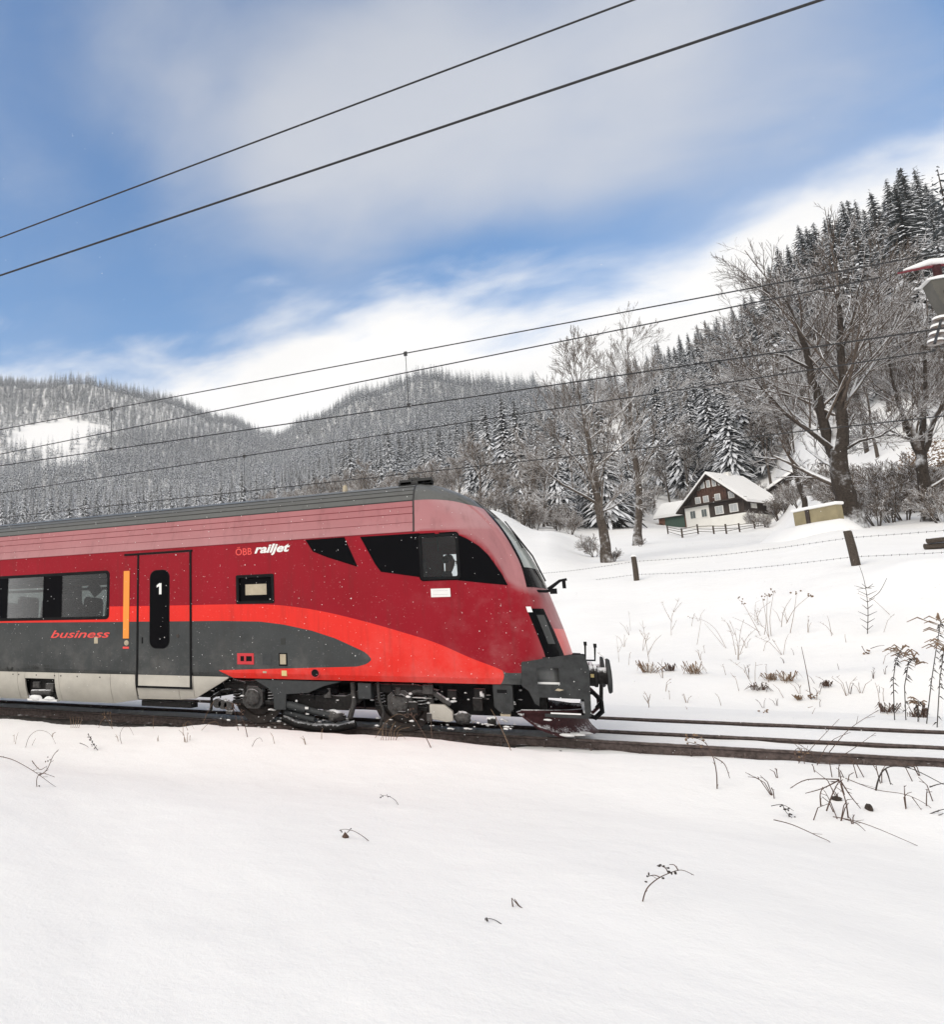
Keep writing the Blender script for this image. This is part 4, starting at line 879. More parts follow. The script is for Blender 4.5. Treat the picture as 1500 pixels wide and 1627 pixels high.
mb = MB(); c = p3(735, 1140, -1.12); mb.blob(c, .13, .09, .10, 9, 12, 8); mb.build('end_cover', 'bogiel', bog, 60)
mb = MB(); mb.cyl(p3(775, 1145, -1.1), p3(788, 1145, -1.1), .07, 14); mb.box(*(lambda a, b: (a[0], b[0], -1.2, -1.05, b[2], a[2]))(p3(752, 1108, -1.1), p3(768, 1128, -1.1))); mb.build('brake_unit', 'bogie', bog, 40)
a = p3(783, 1086, -1.22); b = p3(818, 1134, -1.22); mb = MB(); mb.prism([(a[0], a[2]), (b[0], a[2] - .01), (b[0], b[2] + .08), (b[0] - .07, b[2]), (a[0] + .1, b[2]), (a[0], b[2] + .10)], -1.30, -1.02); mb.build('signal_magnet_box', 'mask', train, 30, .015)
mb = MB(); mb.box(a[0] + .06, b[0] - .08, -1.308, -1.29, a[2] - .13, a[2] - .08); mb.build('magnet_box_slot', 'rubber', train); mb = MB(); mb.box(a[0] + .08, b[0] - .06, -1.28, -1.05, b[2] - .035, b[2]); mb.build('magnet_box_base', 'beige', train)
mb = MB()
for k_, (px, py, rx, rz) in enumerate(((715, 1157, .08, .03), (742, 1157, .10, .03), (775, 1150, .12, .03), (430, 1127, .11, .035), (523, 1130, .10, .03), (545, 1140, .10, .035), (765, 1102, .05, .10), (665, 1108, .22, .02))):
    c = p3(px, py, -1.12); mb.blob(c, rx * .55, .06, rz * .5, k_ + 30, 12, 7); mb.blob((c[0] + rx * .5, c[1], c[2] - rz * .2), rx * .4, .05, rz * .35, k_ + 60, 10, 6)
mb.build('snow_lump', 'snow', train, 60)

# clutter of the running gear: hoses, brackets, bolts, crusted snow
kg = random.Random(91)
for k_ in range(9):
    px = 350 + k_ * 46 + kg.uniform(-10, 10); y_ = kg.uniform(-1.24, -1.0); mb = MB(); a = p3(px, 1086, y_); b = p3(px + kg.uniform(-22, 22), kg.uniform(1104, 1128), y_); m_ = ((a[0] + b[0]) / 2 + kg.uniform(-.1, .1), y_ - .05, min(a[2], b[2]) + kg.uniform(-.02, .12))
    mb.tube([a, (a[0], y_, (a[2] + m_[2]) / 2), m_, b], .013, 6); mb.build('hose', 'rubber', bog, 60)
for k_ in range(14):
    c = p3(kg.uniform(345, 770), kg.uniform(1092, 1140), kg.uniform(-1.2, -1.05)); w_, h_ = kg.uniform(.03, .10), kg.uniform(.03, .09); mb = MB(); mb.box(c[0] - w_, c[0] + w_, c[1] - .04, c[1] + .04, c[2] - h_, c[2] + h_); mb.build('bracket', kg.choice(['bogie', 'bogie', 'bogiel']), bog, None, .008)
for xw in XW:
    mb = MB(); mb.prism([(xw + .30, .36), (xw + .52, .40), (xw + .50, .62), (xw + .34, .60)], -.93, -.85); mb.build('brake_caliper', 'bogie', bog, None, .01)
    for a in range(6): mb = MB(); q = a * PI / 3; mb.lathe((xw + .115 * math.cos(q), -1.205, .46 + .115 * math.sin(q)), 'y', [(-.012, .014), (.01, .016)], 8); mb.build('bolt', 'steel', bog)
mb = MB()
for k_ in range(120):
    px = kg.uniform(335, 830); c = p3(px, kg.choice([kg.uniform(1096, 1120), kg.uniform(1140, 1158)]), kg.uniform(-1.22, -.9)); r_ = kg.uniform(.006, .024); mb.blob(c, r_ * kg.uniform(1, 2.4), r_, r_ * kg.uniform(.5, 1.0), k_ + 200, 8, 5)
cr_ = mb.build('snow_crust', 'snow', bog, 70); cr_['kind'] = 'stuff'

# ------------------------------------------------------------------ driver's cab and driver
mb = MB(); mb.box(-2.9, -.75, -1.25, 1.25, 1.5, 1.56); mb.box(-2.9, -2.86, -1.28, 1.28, 1.5, 3.35); mb.build('cab_floor', 'inter', train)
mb = MB(); mb.prism([(-1.12, 1.56), (-.7, 1.56), (-.72, 2.38), (-1.0, 2.42), (-1.12, 2.30)], -1.1, 1.1); mb.build('driving_desk', 'inter', train, None, .02)
mb = MB(); mb.prism([(-2.08, 2.0), (-1.95, 2.0), (-2.0, 2.85), (-2.06, 2.98), (-2.14, 2.98), (-2.16, 2.8)], -.72, -.22); mb.prism([(-2.0, 1.96), (-1.5, 1.98), (-1.48, 2.08), (-2.0, 2.08)], -.74, -.20); mb.box(-1.85, -1.7, -.53, -.41, 1.56, 1.96); mb.build('driver_seat', 'seat', train, 40, .02)
def person(loc):
    J = {'pel': (-.02, 0, .0), 'ab': (.0, 0, .18), 'ch': (.03, 0, .38), 'nk': (.06, 0, .57), 'h0': (.08, 0, .65), 'h1': (.10, 0, .74), 'h2': (.09, 0, .83)}
    rad = {'pel': .15, 'ab': .14, 'ch': .155, 'nk': .06, 'h0': .075, 'h1': .095, 'h2': .07}
    E_ = [('pel', 'ab'), ('ab', 'ch'), ('ch', 'nk'), ('nk', 'h0'), ('h0', 'h1'), ('h1', 'h2')]
    for s, n in ((-1, 'l'), (1, 'r')):
        J.update({'sh' + n: (.02, s * .17, .50), 'el' + n: (.12, s * .25, .24), 'wr' + n: (.36, s * .17, .20), 'pa' + n: (.44, s * .15, .21), 'hp' + n: (.0, s * .09, -.02), 'kn' + n: (.45, s * .12, .04), 'an' + n: (.50, s * .12, -.40), 'to' + n: (.66, s * .12, -.44)})
        rad.update({'sh' + n: .075, 'el' + n: .052, 'wr' + n: .036, 'pa' + n: .042, 'hp' + n: .10, 'kn' + n: .068, 'an' + n: .05, 'to' + n: .04})
        E_ += [('ch', 'sh' + n), ('sh' + n, 'el' + n), ('el' + n, 'wr' + n), ('wr' + n, 'pa' + n), ('pel', 'hp' + n), ('hp' + n, 'kn' + n), ('kn' + n, 'an' + n), ('an' + n, 'to' + n)]
        for f in range(4):
            yy = s * (.12 + .018 * f); a, b = f'f{n}{f}a', f'f{n}{f}b'; J[a] = (.50, yy, .205); J[b] = (.54 - .008 * abs(f - 1), yy, .165); rad[a] = .010; rad[b] = .008; E_ += [('pa' + n, a), (a, b)]
        a, b = f't{n}a', f't{n}b'; J[a] = (.45, s * .105, .20); J[b] = (.49, s * .085, .19); rad[a] = .011; rad[b] = .009; E_ += [('pa' + n, a), (a, b)]
    ks = list(J); me = bpy.data.meshes.new('person'); me.from_pydata([J[k_] for k_ in ks], [(ks.index(a), ks.index(b)) for a, b in E_], [])
    o = bpy.data.objects.new('person', me); COL.objects.link(o); o.location = loc
    md = o.modifiers.new('skin', 'SKIN'); me.skin_vertices.new() if not me.skin_vertices else None
    for i, k_ in enumerate(ks): me.skin_vertices[0].data[i].radius = (rad[k_], rad[k_]); me.skin_vertices[0].data[i].use_root = k_ == 'pel'
    md = o.modifiers.new('sub', 'SUBSURF'); md.levels = 2; md.render_levels = 2
    m = bpy.data.materials.new('person_skin_and_jacket'); m.use_nodes = True; q = NT(m.node_tree); b = q.n['Principled BSDF']; tcn = q.node('ShaderNodeTexCoord'); x, y, z = q.sep(tcn.outputs['Object'])
    sk = q.math('MAXIMUM', q.math('GREATER_THAN', z, .575), q.math('MULTIPLY', q.math('GREATER_THAN', x, .37), q.math('GREATER_THAN', z, .1)))
    q.l.new(q.mix(sk, (.02, .022, .028), (.42, .25, .18)), b.inputs['Base Color']); b.inputs['Roughness'].default_value = .7
    me.materials.append(m); tag(o, 'driver in dark jacket seated at the cab side window', 'person')
    g = MB(); g.lathe((.075, 0, .765), 'z', [(-.04, .095), (.02, .108), (.07, .09), (.10, .05), (.108, .01)], 16)
    h = g.build('hair', 'hair', o, 60)
    for v in h.data.vertices:
        if v.co.x > .14: v.co.x = .14 + (v.co.x - .14) * .3; v.co.z = max(v.co.z, .80)
    g = MB(); g.tube([(.185, 0, .75), (.215, 0, .715), (.185, 0, .70)], [.012, .018, .01], 8); g.build('nose', 'skin', o, 60)
    g = MB(); [g.blob((.10, s * .098, .735), .02, .012, .03, 1, 8, 6) for s in (-1, 1)]; g.build('ears', 'skin', o, 60)
    g = MB(); [g.blob((.183, s * .035, .75), .008, .014, .008, 1, 8, 6) for s in (-1, 1)]; g.blob((.182, 0, .675), .008, .025, .006, 1, 8, 6); g.build('eyes_and_mouth', 'hair', o, 60)
person((-1.66, YT - .47, 2.09))

# ------------------------------------------------------------------ overhead wires
def wire(label, pa, pb, Y, r, xr=(-75, 22), sag=0.0):
    a, b = aty(*pa, Y), aty(*pb, Y); sl_ = (b[2] - a[2]) / (b[0] - a[0]); xs = np.linspace(xr[0], xr[1], 60)
    mb = MB(); mb.tube([(x, Y, a[2] + sl_ * (x - a[0])) for x in xs], r, 6); o = mb.build('overhead_wire', 'wire', None, 60); tag(o, label, 'wire', 'overhead wires along the railway')
    return lambda x: a[2] + sl_ * (x - a[0])
wire('topmost overhead wire, leaving the picture at the upper middle edge', (0, 377), (1005, 0), 10.4, .015)
wire('second highest overhead wire, thick, leaving the picture at the upper edge', (0, 437), (1303, 0), 10.4, .019)
XM = float(aty(1528, 500, 19.8)[0])
zC = wire('upper of two wires joined by a dropper above the train cab', (0, 682), (1180, 460), YT, .011)
wire('overhead wire crossing the dropper above the cab, running to the red arm', (0, 721), (1400, 440), 19.8, .016, (-75, XM - 1.1))
zE = wire('contact wire over the red train, lower end of the cab dropper', (0, 739.5), (1180, 567.5), YT, .012)
XF_ = float(aty(1486, 545, YT2)[0])
zF = wire('thin overhead wire that ends at the snowy insulators', (32, 778), (1000, 631), YT2, .013, (-75, XF_))
zG = wire('lowest overhead wire, passing just above the train roof', (270, 793), (1180, 695), YT2, .012)
for px, Y, za, zb, lb in ((649, YT, zC, zE, 'thin dropper between two overhead wires above the train cab'), (177, YT, zC, zE, 'thin dropper between two overhead wires over the forest clearing'), (386, YT2, zF, zG, 'thin dropper between the two lowest wires above the train roof')):
    x = float(aty(px, 640, Y)[0]); mb = MB(); mb.cyl((x, Y, zb(x)), (x, Y, za(x)), .006, 6); mb.box(x - .03, x + .03, Y - .02, Y + .02, za(x) - .05, za(x) + .03); mb.box(x - .03, x + .03, Y - .02, Y + .02, zb(x) - .02, zb(x) + .05); tag(mb.build('wire_dropper', 'wire'), lb, 'wire dropper', 'wire droppers')
# mast at the picture's edge: concrete post with cap, striped arm, insulators
gm = gz(XM, 19.8); mast = empty('catenary_mast', (XM, 19.8, gm)); tag(mast, 'concrete overhead line mast with snow-covered red and white arm', 'mast')
z1 = float(aty(1490, 448, 19.8)[2]) - gm; z0 = float(aty(1490, 503, 19.8)[2]) - gm
mb = MB(); mb.prism([(-.28, z0 + .1), (-.14, z0 - .3), (.10, z0 - .6), (.10, -.3), (.42, -.3), (.42, z1), (-.42, z1), (-.38, z1 - .25)], -.2, .2); mb.build('post', 'concrete', mast, None, .02)
mb = MB(); mb.box(-.26, .12, -.205, -.195, z0 + .05, z1 - .28); mb.build('post_recess', 'mask', mast)
mb = MB(); mb.prism([(-.47, z1), (.3, z1), (.3, z1 + .06), (-.3, z1 + .065), (-.45, z1 + .045), (-.5, z1 + .01)], -.23, .23); mb.build('snow_cap', 'snow', mast, None, .03)
A_ = aty(1427, 434, 19.8); B_ = aty(1500, 416, 19.8); ax, az = A_[0] - XM, A_[2] - gm; bx_, bz = B_[0] - XM, B_[2] - gm
mb = MB(); mb.tube([(ax, 0, az), (ax + .55 * (bx_ - ax), 0, az + .58 * (bz - az) - .02), (bx_, 0, bz - .06), (bx_ + .5, 0, bz - .08)], [.02, .03, .035, .035], 8); mb.build('arm', 'armred', mast, 40)
mb = MB(); mb.tube([(ax + .10, 0, az + .05), (ax + .45 * (bx_ - ax), 0, az + .50 * (bz - az) + .05), (ax + .72 * (bx_ - ax), 0, az + .85 * (bz - az) + .07), (bx_, 0, bz + .02), (bx_ + .5, 0, bz)], [.02, .055, .07, .08, .05], 8); mb.build('arm_snow', 'snow', mast, 60)
mb = MB(); mb.cyl((bx_ - .12, 0, z1 + .08), (bx_ - .12, 0, bz - .05), .07, 12); mb.build('arm_bracket', 'plough', mast, 40)
for k_ in range(4):
    c = aty(1496 - k_ * 2.5, 508 + k_ * 12, 19.5); mb = MB(); c = (c[0] - XM, c[1] - 19.8, c[2] - gm)
    mb.lathe(c, 'z', [(-.03, .05), (-.02, .14), (.01, .13), (.05, .05)], 14); d = mb.build('insulator_disc', 'porcelain', mast, 40)
    mb = MB(); mb.lathe((c[0], c[1], c[2] + .02), 'z', [(0, .14), (.05, .12), (.075, .05)], 12); mb.build('insulator_snow', 'snow', d, 60)
mb = MB(); c = aty(1486, 545, YT2); c2 = aty(1497, 505, 19.5); mb.tube([(c[0] - XM, c[1] - 19.8, c[2] - gm), (c2[0] - XM, -.3, c2[2] - gm), (.05, 0, c2[2] - gm + .2)], .022, 6); mb.build('insulator_rod', 'wire', mast, 50)

# ------------------------------------------------------------------ trees
def rot_about(v, ax, a):
    c, s = math.cos(a), math.sin(a); return v * c + np.cross(ax, v) * s + ax * (ax @ v) * (1 - c)
class Grow:
    def __init__(s, seed, minr=.012): s.g = random.Random(seed); s.seg = {0: [], 1: []}; s.minr = minr
    def line(s, pts, r0, r1, thick=False):
        n = len(pts) - 1
        for i in range(n): s.seg[0 if thick else 1].append((pts[i], pts[i + 1], r0 + (r1 - r0) * i / n, r0 + (r1 - r0) * (i + 1) / n))
    def branch(s, p, d, L, r, lvl, maxl, up=.12, spread=.75, nch=5, wob=.22, shrink=.55, droop=0.0):
        g = s.g; n = max(3, int(3 + 3 * (maxl - lvl) / maxl)) if lvl < maxl else 3
        pts = [p]; d = d / np.linalg.norm(d); dirs = []
        for i in range(n):
            d = d + np.array([g.gauss(0, wob), g.gauss(0, wob), g.gauss(0, wob) + up - droop * (i / n)]) * (1.0 / n ** .5) * .55; d = d / np.linalg.norm(d)
            dirs.append(d); pts.append(pts[-1] + d * L / n)
        r1 = max(s.minr * .6, r * .35); s.line(pts, max(r, s.minr), r1, lvl == 0)
        if lvl < maxl:
            m = max(2, int(nch * g.uniform(.8, 1.25)))
            for c in range(m):
                u = (.18 + .82 * (c + g.random() * .8) / m) if lvl else (.3 + .7 * (c + g.random()) / m)
                u = min(.99, u); i = min(n - 1, int(u * n)); q = pts[i] + (pts[i + 1] - pts[i]) * (u * n - i); dd = dirs[i]
                ax = np.cross(dd, np.array([g.gauss(0, 1), g.gauss(0, 1), g.gauss(0, 1)])); ax /= np.linalg.norm(ax) + 1e-9
                nd_ = rot_about(dd, ax, spread * g.uniform(.6, 1.25))
                s.branch(q, nd_, L * shrink * g.uniform(.7, 1.2) * (1.1 - .5 * u), r * .5 * (1.1 - .5 * u), lvl + 1, maxl, up, spread, nch, wob, shrink, droop)
    def arrays(s, k, n):
        q = s.seg[k]
        if not q: return None
        return prisms(np.array([a[0] for a in q]), np.array([a[1] for a in q]), np.array([a[2] for a in q]), np.array([a[3] for a in q]), n)
def tree_object(name, G, base, mats, label, cat='tree', group=None, extra_trunk=None):
    root = empty(name, tuple(base)); tag(root, label, cat, group)
    for k, n, nm in ((0, 7, 'trunk'), (1, 4, 'crown')):
        A = G.arrays(k, n)
        if A is None: continue
        V, F = A; link(nm, np_mesh(nm, V - (np.asarray(base) if extra_trunk is None else 0), F, n > 4), mats[k], root)
    return root
def skel_tree(name, label, base_px, stems, seed, depthY=None, mats=('barkd', 'twig'), maxl=3, group=None, minr=.012, dens=1.0, up=.15, twl=1.0, droop=0.0):
    """main limbs follow the photograph's limbs at the tree's own distance; the rest grows from them"""
    B = ghit(*base_px) if depthY is None else None; Y = float(B[1]) if B is not None else depthY
    if B is None: p = aty(*base_px, Y); B = np.array([p[0], p[1], gz(p[0], p[1])])
    G = Grow(seed, minr); g = G.g; TB = MB(); RS = .74
    for (pts, r0, r1, nch, L) in stems:
        Pw = []; off = 0.0; amp = L * .10
        for i, p in enumerate(pts):
            if i and pts is not stems[0][0]: off += g.uniform(-1, 1) * amp * .5
            Pw.append(aty(p[0], p[1], Y + off))
        # smooth resample
        P2 = []
        for i in range(len(Pw) - 1):
            for u in (0, .33, .66): P2.append(Pw[i] + (Pw[i + 1] - Pw[i]) * u + np.array([g.gauss(0, 1), g.gauss(0, 1), g.gauss(0, 1)]) * r0 * .12 * (u > 0))
        P2.append(Pw[-1]); P2[0] = P2[0] - np.array([0, 0, .5 if pts is stems[0][0] else 0])
        r0 *= RS; r1 *= RS; rl = [r0 + (r1 - r0) * i / (len(P2) - 1) for i in range(len(P2))]
        if pts is stems[0][0]: rl[0] *= 1.55; rl[1] *= 1.10
        TB.tube([tuple(p - B) for p in P2], rl, 9); n = len(P2)
        tot = int(nch * dens)
        for c in range(tot):
            u = (c + g.random()) / tot; u = .12 + .88 * u if pts is not stems[0][0] else .30 + .70 * u
            i = min(n - 2, int(u * (n - 1))); q = P2[i] + (P2[i + 1] - P2[i]) * (u * (n - 1) - i); dd = P2[i + 1] - P2[i]; dd = dd / np.linalg.norm(dd)
            ax = np.cross(dd, np.array([g.gauss(0, 1), g.gauss(0, 1), g.gauss(0, .6)])); ax /= np.linalg.norm(ax)
            rr = (r0 + (r1 - r0) * u) * g.uniform(.25, .45)
            G.branch(q, rot_about(dd, ax, g.uniform(.5, 1.15)), L * g.uniform(.5, 1.1) * (1.15 - .55 * u), rr, 1, maxl, up, .58, 5, .20, .60, droop)
        G.branch(P2[-1], P2[-1] - P2[-2], L * .6, r1, 1, maxl, up, .5, 4, .18, .62, droop)
    rt = tree_object(name, G, B, mats, label, group=group); TB.build('trunk', mats[0], rt, 60); return rt
# the great tree by the yellow wall
skel_tree('bare_tree', 'largest bare tree with thick forking trunk, right of the farmhouse', (1350, 838), [
    ([(1354, 838), (1345, 800), (1336, 755), (1333, 715)], 0.855, 0.576, 3, 5.4),
    ([(1334, 722), (1338, 660), (1340, 610), (1337, 560), (1335, 505), (1332, 462)], 0.495, 0.112, 19, 7.8),
    ([(1332, 730), (1316, 695), (1302, 640), (1288, 585), (1276, 540), (1262, 500), (1242, 470)], 0.450, 0.096, 19, 7.2),
    ([(1322, 712), (1285, 682), (1248, 656), (1222, 628), (1190, 590)], 0.252, 0.056, 14, 5.4),
    ([(1340, 715), (1366, 700), (1400, 692), (1432, 672)], 0.180, 0.040, 9, 4.2),
    ([(1336, 560), (1352, 515), (1362, 470), (1370, 440)], 0.180, 0.040, 10, 5.4),
    ([(1288, 585), (1250, 565), (1215, 560), (1180, 545)], 0.144, 0.040, 9, 4.2)], 3, maxl=4, minr=.0125, dens=.95, mats=('barkd', 'twig'))
skel_tree('bare_tree', 'leaning slender bare tree between the farmhouse and the largest tree', (1283, 812), [
    ([(1284, 815), (1276, 785), (1268, 762), (1258, 725), (1246, 690), (1236, 655)], 0.324, 0.144, 7, 3.6),
    ([(1246, 690), (1225, 640), (1205, 590), (1190, 540), (1170, 505)], 0.162, 0.048, 12, 5.4),
    ([(1240, 668), (1250, 610), (1252, 560)], 0.117, 0.032, 9, 4.2)], 5, maxl=4, minr=.0125, dens=.9)
skel_tree('bare_tree', 'bare tree with several stems at the right picture edge', (1478, 828), [
    ([(1478, 828), (1472, 790), (1466, 745), (1462, 715)], 0.495, 0.336, 3, 3.6),
    ([(1462, 722), (1446, 690), (1432, 650), (1420, 610), (1412, 565)], 0.234, 0.056, 12, 5.4),
    ([(1464, 720), (1468, 670), (1472, 620), (1470, 560), (1474, 500)], 0.252, 0.056, 14, 5.4),
    ([(1468, 720), (1484, 670), (1500, 640), (1520, 600)], 0.234, 0.056, 12, 5.4),
    ([(1450, 698), (1420, 690), (1395, 692)], 0.126, 0.032, 8, 3.6)], 8, maxl=4, minr=.0125, dens=.95)
skel_tree('bare_tree', 'tall bare tree straight behind the fence post beside the meadow', (1013, 866), [
    ([(1013, 866), (1016, 810), (1013, 760), (1007, 722)], 0.450, 0.288, 3, 3.4),
    ([(1007, 722), (1003, 680), (1001, 646), (999, 610), (998, 575), (998, 545)], 0.270, 0.040, 17, 5.3),
    ([(1003, 685), (988, 645), (980, 612), (975, 585)], 0.135, 0.032, 8, 4.3),
    ([(1006, 715), (1020, 665), (1030, 630), (1038, 600)], 0.135, 0.032, 8, 4.3),
    ([(1016, 760), (1030, 730), (1045, 705), (1070, 672)], 0.144, 0.032, 6, 3.8),
    ([(1013, 755), (1000, 745), (985, 700), (965, 670)], 0.126, 0.032, 6, 3.8)], 12, maxl=4, minr=.0125, mats=('bark', 'twigl'), up=.34)
skel_tree('bare_tree', 'spreading bare tree at the corner of the snowy rise, above the train nose', (970, 893), [
    ([(968, 893), (960, 850), (954, 818), (947, 779)], 0.432, 0.272, 3, 3.8),
    ([(947, 779), (938, 717), (929, 665), (922, 630), (917, 606)], 0.252, 0.040, 16, 4.8),
    ([(950, 800), (925, 785), (895, 770), (870, 750), (855, 735)], 0.144, 0.040, 10, 3.8),
    ([(945, 770), (920, 735), (896, 710), (880, 690)], 0.153, 0.040, 10, 4.3),
    ([(950, 815), (975, 805), (995, 790)], 0.108, 0.032, 5, 2.9),
    ([(948, 785), (960, 740), (968, 700)], 0.117, 0.032, 6, 3.4)], 14, maxl=4, minr=.0125, mats=('bark', 'twigl'), up=.24)

# generic bare trees and shrubs, shared meshes
def bare_proto(seed, H, r, maxl, up, spread, nch, mats, minr, stems=1):
    G = Grow(seed, minr); g = G.g
    for k_ in range(stems):
        a = g.uniform(0, 2 * PI); b = np.array([math.cos(a), math.sin(a), 0]) * (.35 if stems > 1 else 0)
        G.branch(b * .3 + np.array([0, 0, -.4]), np.array([b[0] * 1.3, b[1] * 1.3, 1.0]), H * (.62 if stems == 1 else .55 * g.uniform(.6, 1.1)), r, 0, maxl, up, spread, nch, .16, .62)
    out = []
    for k, n, nm in ((0, 6, 'trunk'), (1, 4, 'crown')):
        V, F = G.arrays(k, n); me = np_mesh(nm, V, F); me.materials.append(MAT[mats[k]]); out.append((nm, me))
    return out
BB = [bare_proto(150 + i, 16, .22, 4, .22, .66, 7, ('bark', 'twig'), .026) for i in range(3)]
BT = [bare_proto(100 + i, 16, .22, 4, .22, .62, 7, ('bark', 'twigf'), .028) for i in range(4)]
SH = [bare_proto(200 + i, 4.6, .05, 3, .16, .7, 6, ('bark', 'twigf'), .016, stems=7) for i in range(3)]
def place(protos, i, loc, sc, rz, name, label, cat, group):
    root = empty(name, loc, rz); root.scale = (sc, sc, sc); tag(root, label, cat, group)
    for nm, me in protos[i % len(protos)]:
        o = bpy.data.objects.new(nm, me); COL.objects.link(o); o.parent = root
    return root
# conifers: drooping boughs in whorls
def conifer_mesh(seed, whorls, nb, segs, mat, name='crown'):
    g = random.Random(seed); V = []; F = []
    H = 20.0; R = g.uniform(3.0, 3.8)
    for w in range(whorls):
        u = w / (whorls - 1); z = H * (.07 + .92 * u ** .92); Lw = R * (1 - u) ** .80 * g.uniform(.85, 1.1) + .22
        n = max(4, int(nb * (1 - u * .45))); a0 = g.random() * 7
        for b in range(n):
            a = a0 + 2 * PI * b / n + g.uniform(-.3, .3); L = Lw * g.uniform(.62, 1.18); dr = (.30 + .35 * (1 - u)) * g.uniform(.6, 1.4); zz = z + g.uniform(-.35, .35)
            ca, sa = math.cos(a), math.sin(a); wd = L * g.uniform(.055, .11) + .08; o = len(V)
            for s in range(segs + 1):
                q = s / segs; x = L * q; h = zz + .10 * L * q - dr * L * q * q; ww = wd * (math.sin(PI * min(1, q * .9 + .12)) ** .7) * (1 if s % 2 else .62) * g.uniform(.75, 1.2) if s < segs else .03
                hl = h - ww * g.uniform(.35, .8); hr = h - ww * g.uniform(.35, .8); sk = g.uniform(-.1, .25) * L / segs
                V.append((ca * (x + sk) - sa * ww, sa * (x + sk) + ca * ww, hl)); V.append((ca * x, sa * x, h)); V.append((ca * (x + sk) + sa * ww, sa * (x + sk) - ca * ww, hr))
            for s in range(segs):
                i = o + s * 3; F += [(i, i + 1, i + 4, i + 3), (i + 1, i + 2, i + 5, i + 4)]
    me = np_mesh(name, V, F); me.materials.append(MAT[mat]); return me
CN = [conifer_mesh(300 + i, 58, 17, 4, 'needle') for i in range(5)]
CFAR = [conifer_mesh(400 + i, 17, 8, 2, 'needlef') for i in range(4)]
TRK = []
V, F = prisms(np.array([[0, 0, -1.5]]), np.array([[0, 0, 19.6]]), np.array([.30]), np.array([.03]), 6); tm = np_mesh('trunk', V, F, True); tm.materials.append(MAT['barkd'])
def bare_band(px, py, r): # where bare woods rather than conifers stand
    return 0
def scatter():
    pts = []; r = 78.0
    while r < 1650:
        sp = 4.9 + r / 270; da = sp / r; azs = np.arange(AZ[0] + .12, AZ[-1] + .10, da); m = len(azs)
        a = azs + nrs.uniform(-.42, .42, m) * da; rr = r + nrs.uniform(-.42, .42, m) * sp
        pts.append(np.stack([rr * np.sin(a), rr * np.cos(a), rr], -1)); r += sp
    P = np.concatenate(pts); z = ground(P[:, 0], P[:, 1]); Q = np.stack([P[:, 0], P[:, 1], z], -1)
    d = Q - CC; zc = d @ CF; px = 280 + FPX * (d @ CR) / zc; py = 813 - FPX * (d @ CU) / zc
    keep = (zc > 10) & (px > -90) & (px < 1600)
    return Q[keep], px[keep], py[keep], zc[keep], P[keep, 2]
Q, qx, qy, qz, qr = scatter()
nz1 = vnoise(Q[:, 0], Q[:, 1], 45, 51); nz2 = vnoise(Q[:, 0], Q[:, 1], 120, 52)
ok = np.ones(len(Q), bool)
# open land: meadow and snowy rise in front, farm yard, the clearing on the left hill
edge = np.interp(qx, [-90, 300, 560, 690, 790, 880, 960, 1010, 1070, 1130, 1250, 1330, 1400, 1600], [330, 300, 190, 125, 104, 110, 122, 150, 180, 186, 160, 118, 96, 88])
ok &= qr > edge
ok &= ~(((qx - 92) / 98) ** 2 + ((qy - 706 + .12 * (qx - 92)) / 38) ** 2 < .9 + nz1 * 1.6 + nrs.uniform(-.35, .35, len(Q)))
typ = np.zeros(len(Q), int)                              # 0 conifer 1 bare
bare = (qr < 420) & (qx > 400) & (nz1 + .25 * nz2 + np.where((qx > 560) & (qx < 1000), .10, 0) + np.where(qr < edge + 45, .22, 0) - np.where((qx > 1040) & (qx < 1190) & (qr > 190), .3, 0) - np.where((qx > 1380) & (qr > 180), .25, 0) > .10)
bare |= (qx > 1185) & (qr < 240) & (nrs.uniform(0, 1, len(Q)) < .78) & (qr < 150 + 90 * (nz1 + .5))
typ[bare] = 1
ok &= ~((typ == 1) & (nrs.uniform(0, 1, len(Q)) < .35))
hgt = nrs.uniform(.60, 1.25, len(Q)) * (1 + .45 * nz2) * np.where(qr < 430, 1.12, 1.0) * np.where(qx > 1200, 1.08, 1.0) * (1 - .25 * (np.abs(qx - 800) < 250) * (qr < 300))
rzs = nrs.uniform(0, 6.28, len(Q))
vis = ok & (qx > -20) & (qx < 1515) & (qy > 250)
con = np.nonzero(ok & (typ == 0))[0]; size = hgt * 20 / qz
# nearest of each direction bin show largest; take those that are not hidden behind the first rows
cand = [i for i in con if vis[i]]; cand.sort(key=lambda i: -size[i])
colbins = {}; pick = []
for i in cand:
    topy = qy[i] - size[i] * FPX; b = int(qx[i] // 9); hor = colbins.get(b, 1e9)
    if topy < hor - 5:
        pick.append(i); colbins[b] = topy
        for q in (-1, 1): colbins[b + q] = min(colbins.get(b + q, 1e9), topy + size[i] * FPX * .35)
    if len(pick) >= 295: break
pickset = set(pick)
def hill_label(x, r):
    if x > 1040:
        for lim, w in ((1110, 'just left of the farmhouse gable'), (1200, 'above the farmhouse roof'), (1290, 'between the farmhouse and the largest bare tree'), (1400, 'behind the crown of the largest bare tree'), (9999, 'at the right picture edge, above the mast arm')):
            if x < lim: return 'snow-dusted conifer on the steep wooded slope, ' + w, 'steep slope conifers ' + w
    if x > 430:
        for lim, w in ((560, 'above the ribbed train roof near the lettering'), (700, 'right above the roof antennas'), (850, 'above the windscreen'), (9999, 'behind the two tall bare trees')):
            if x < lim: return 'snow-laden conifer in the middle woods, ' + w, 'middle wood conifers ' + w
    for lim, w in ((150, 'above the passenger windows'), (300, 'above the train door'), (9999, 'above the service window')):
        if x < lim: return 'snow-laden conifer on the lower left slope, ' + w, 'left slope conifers ' + w
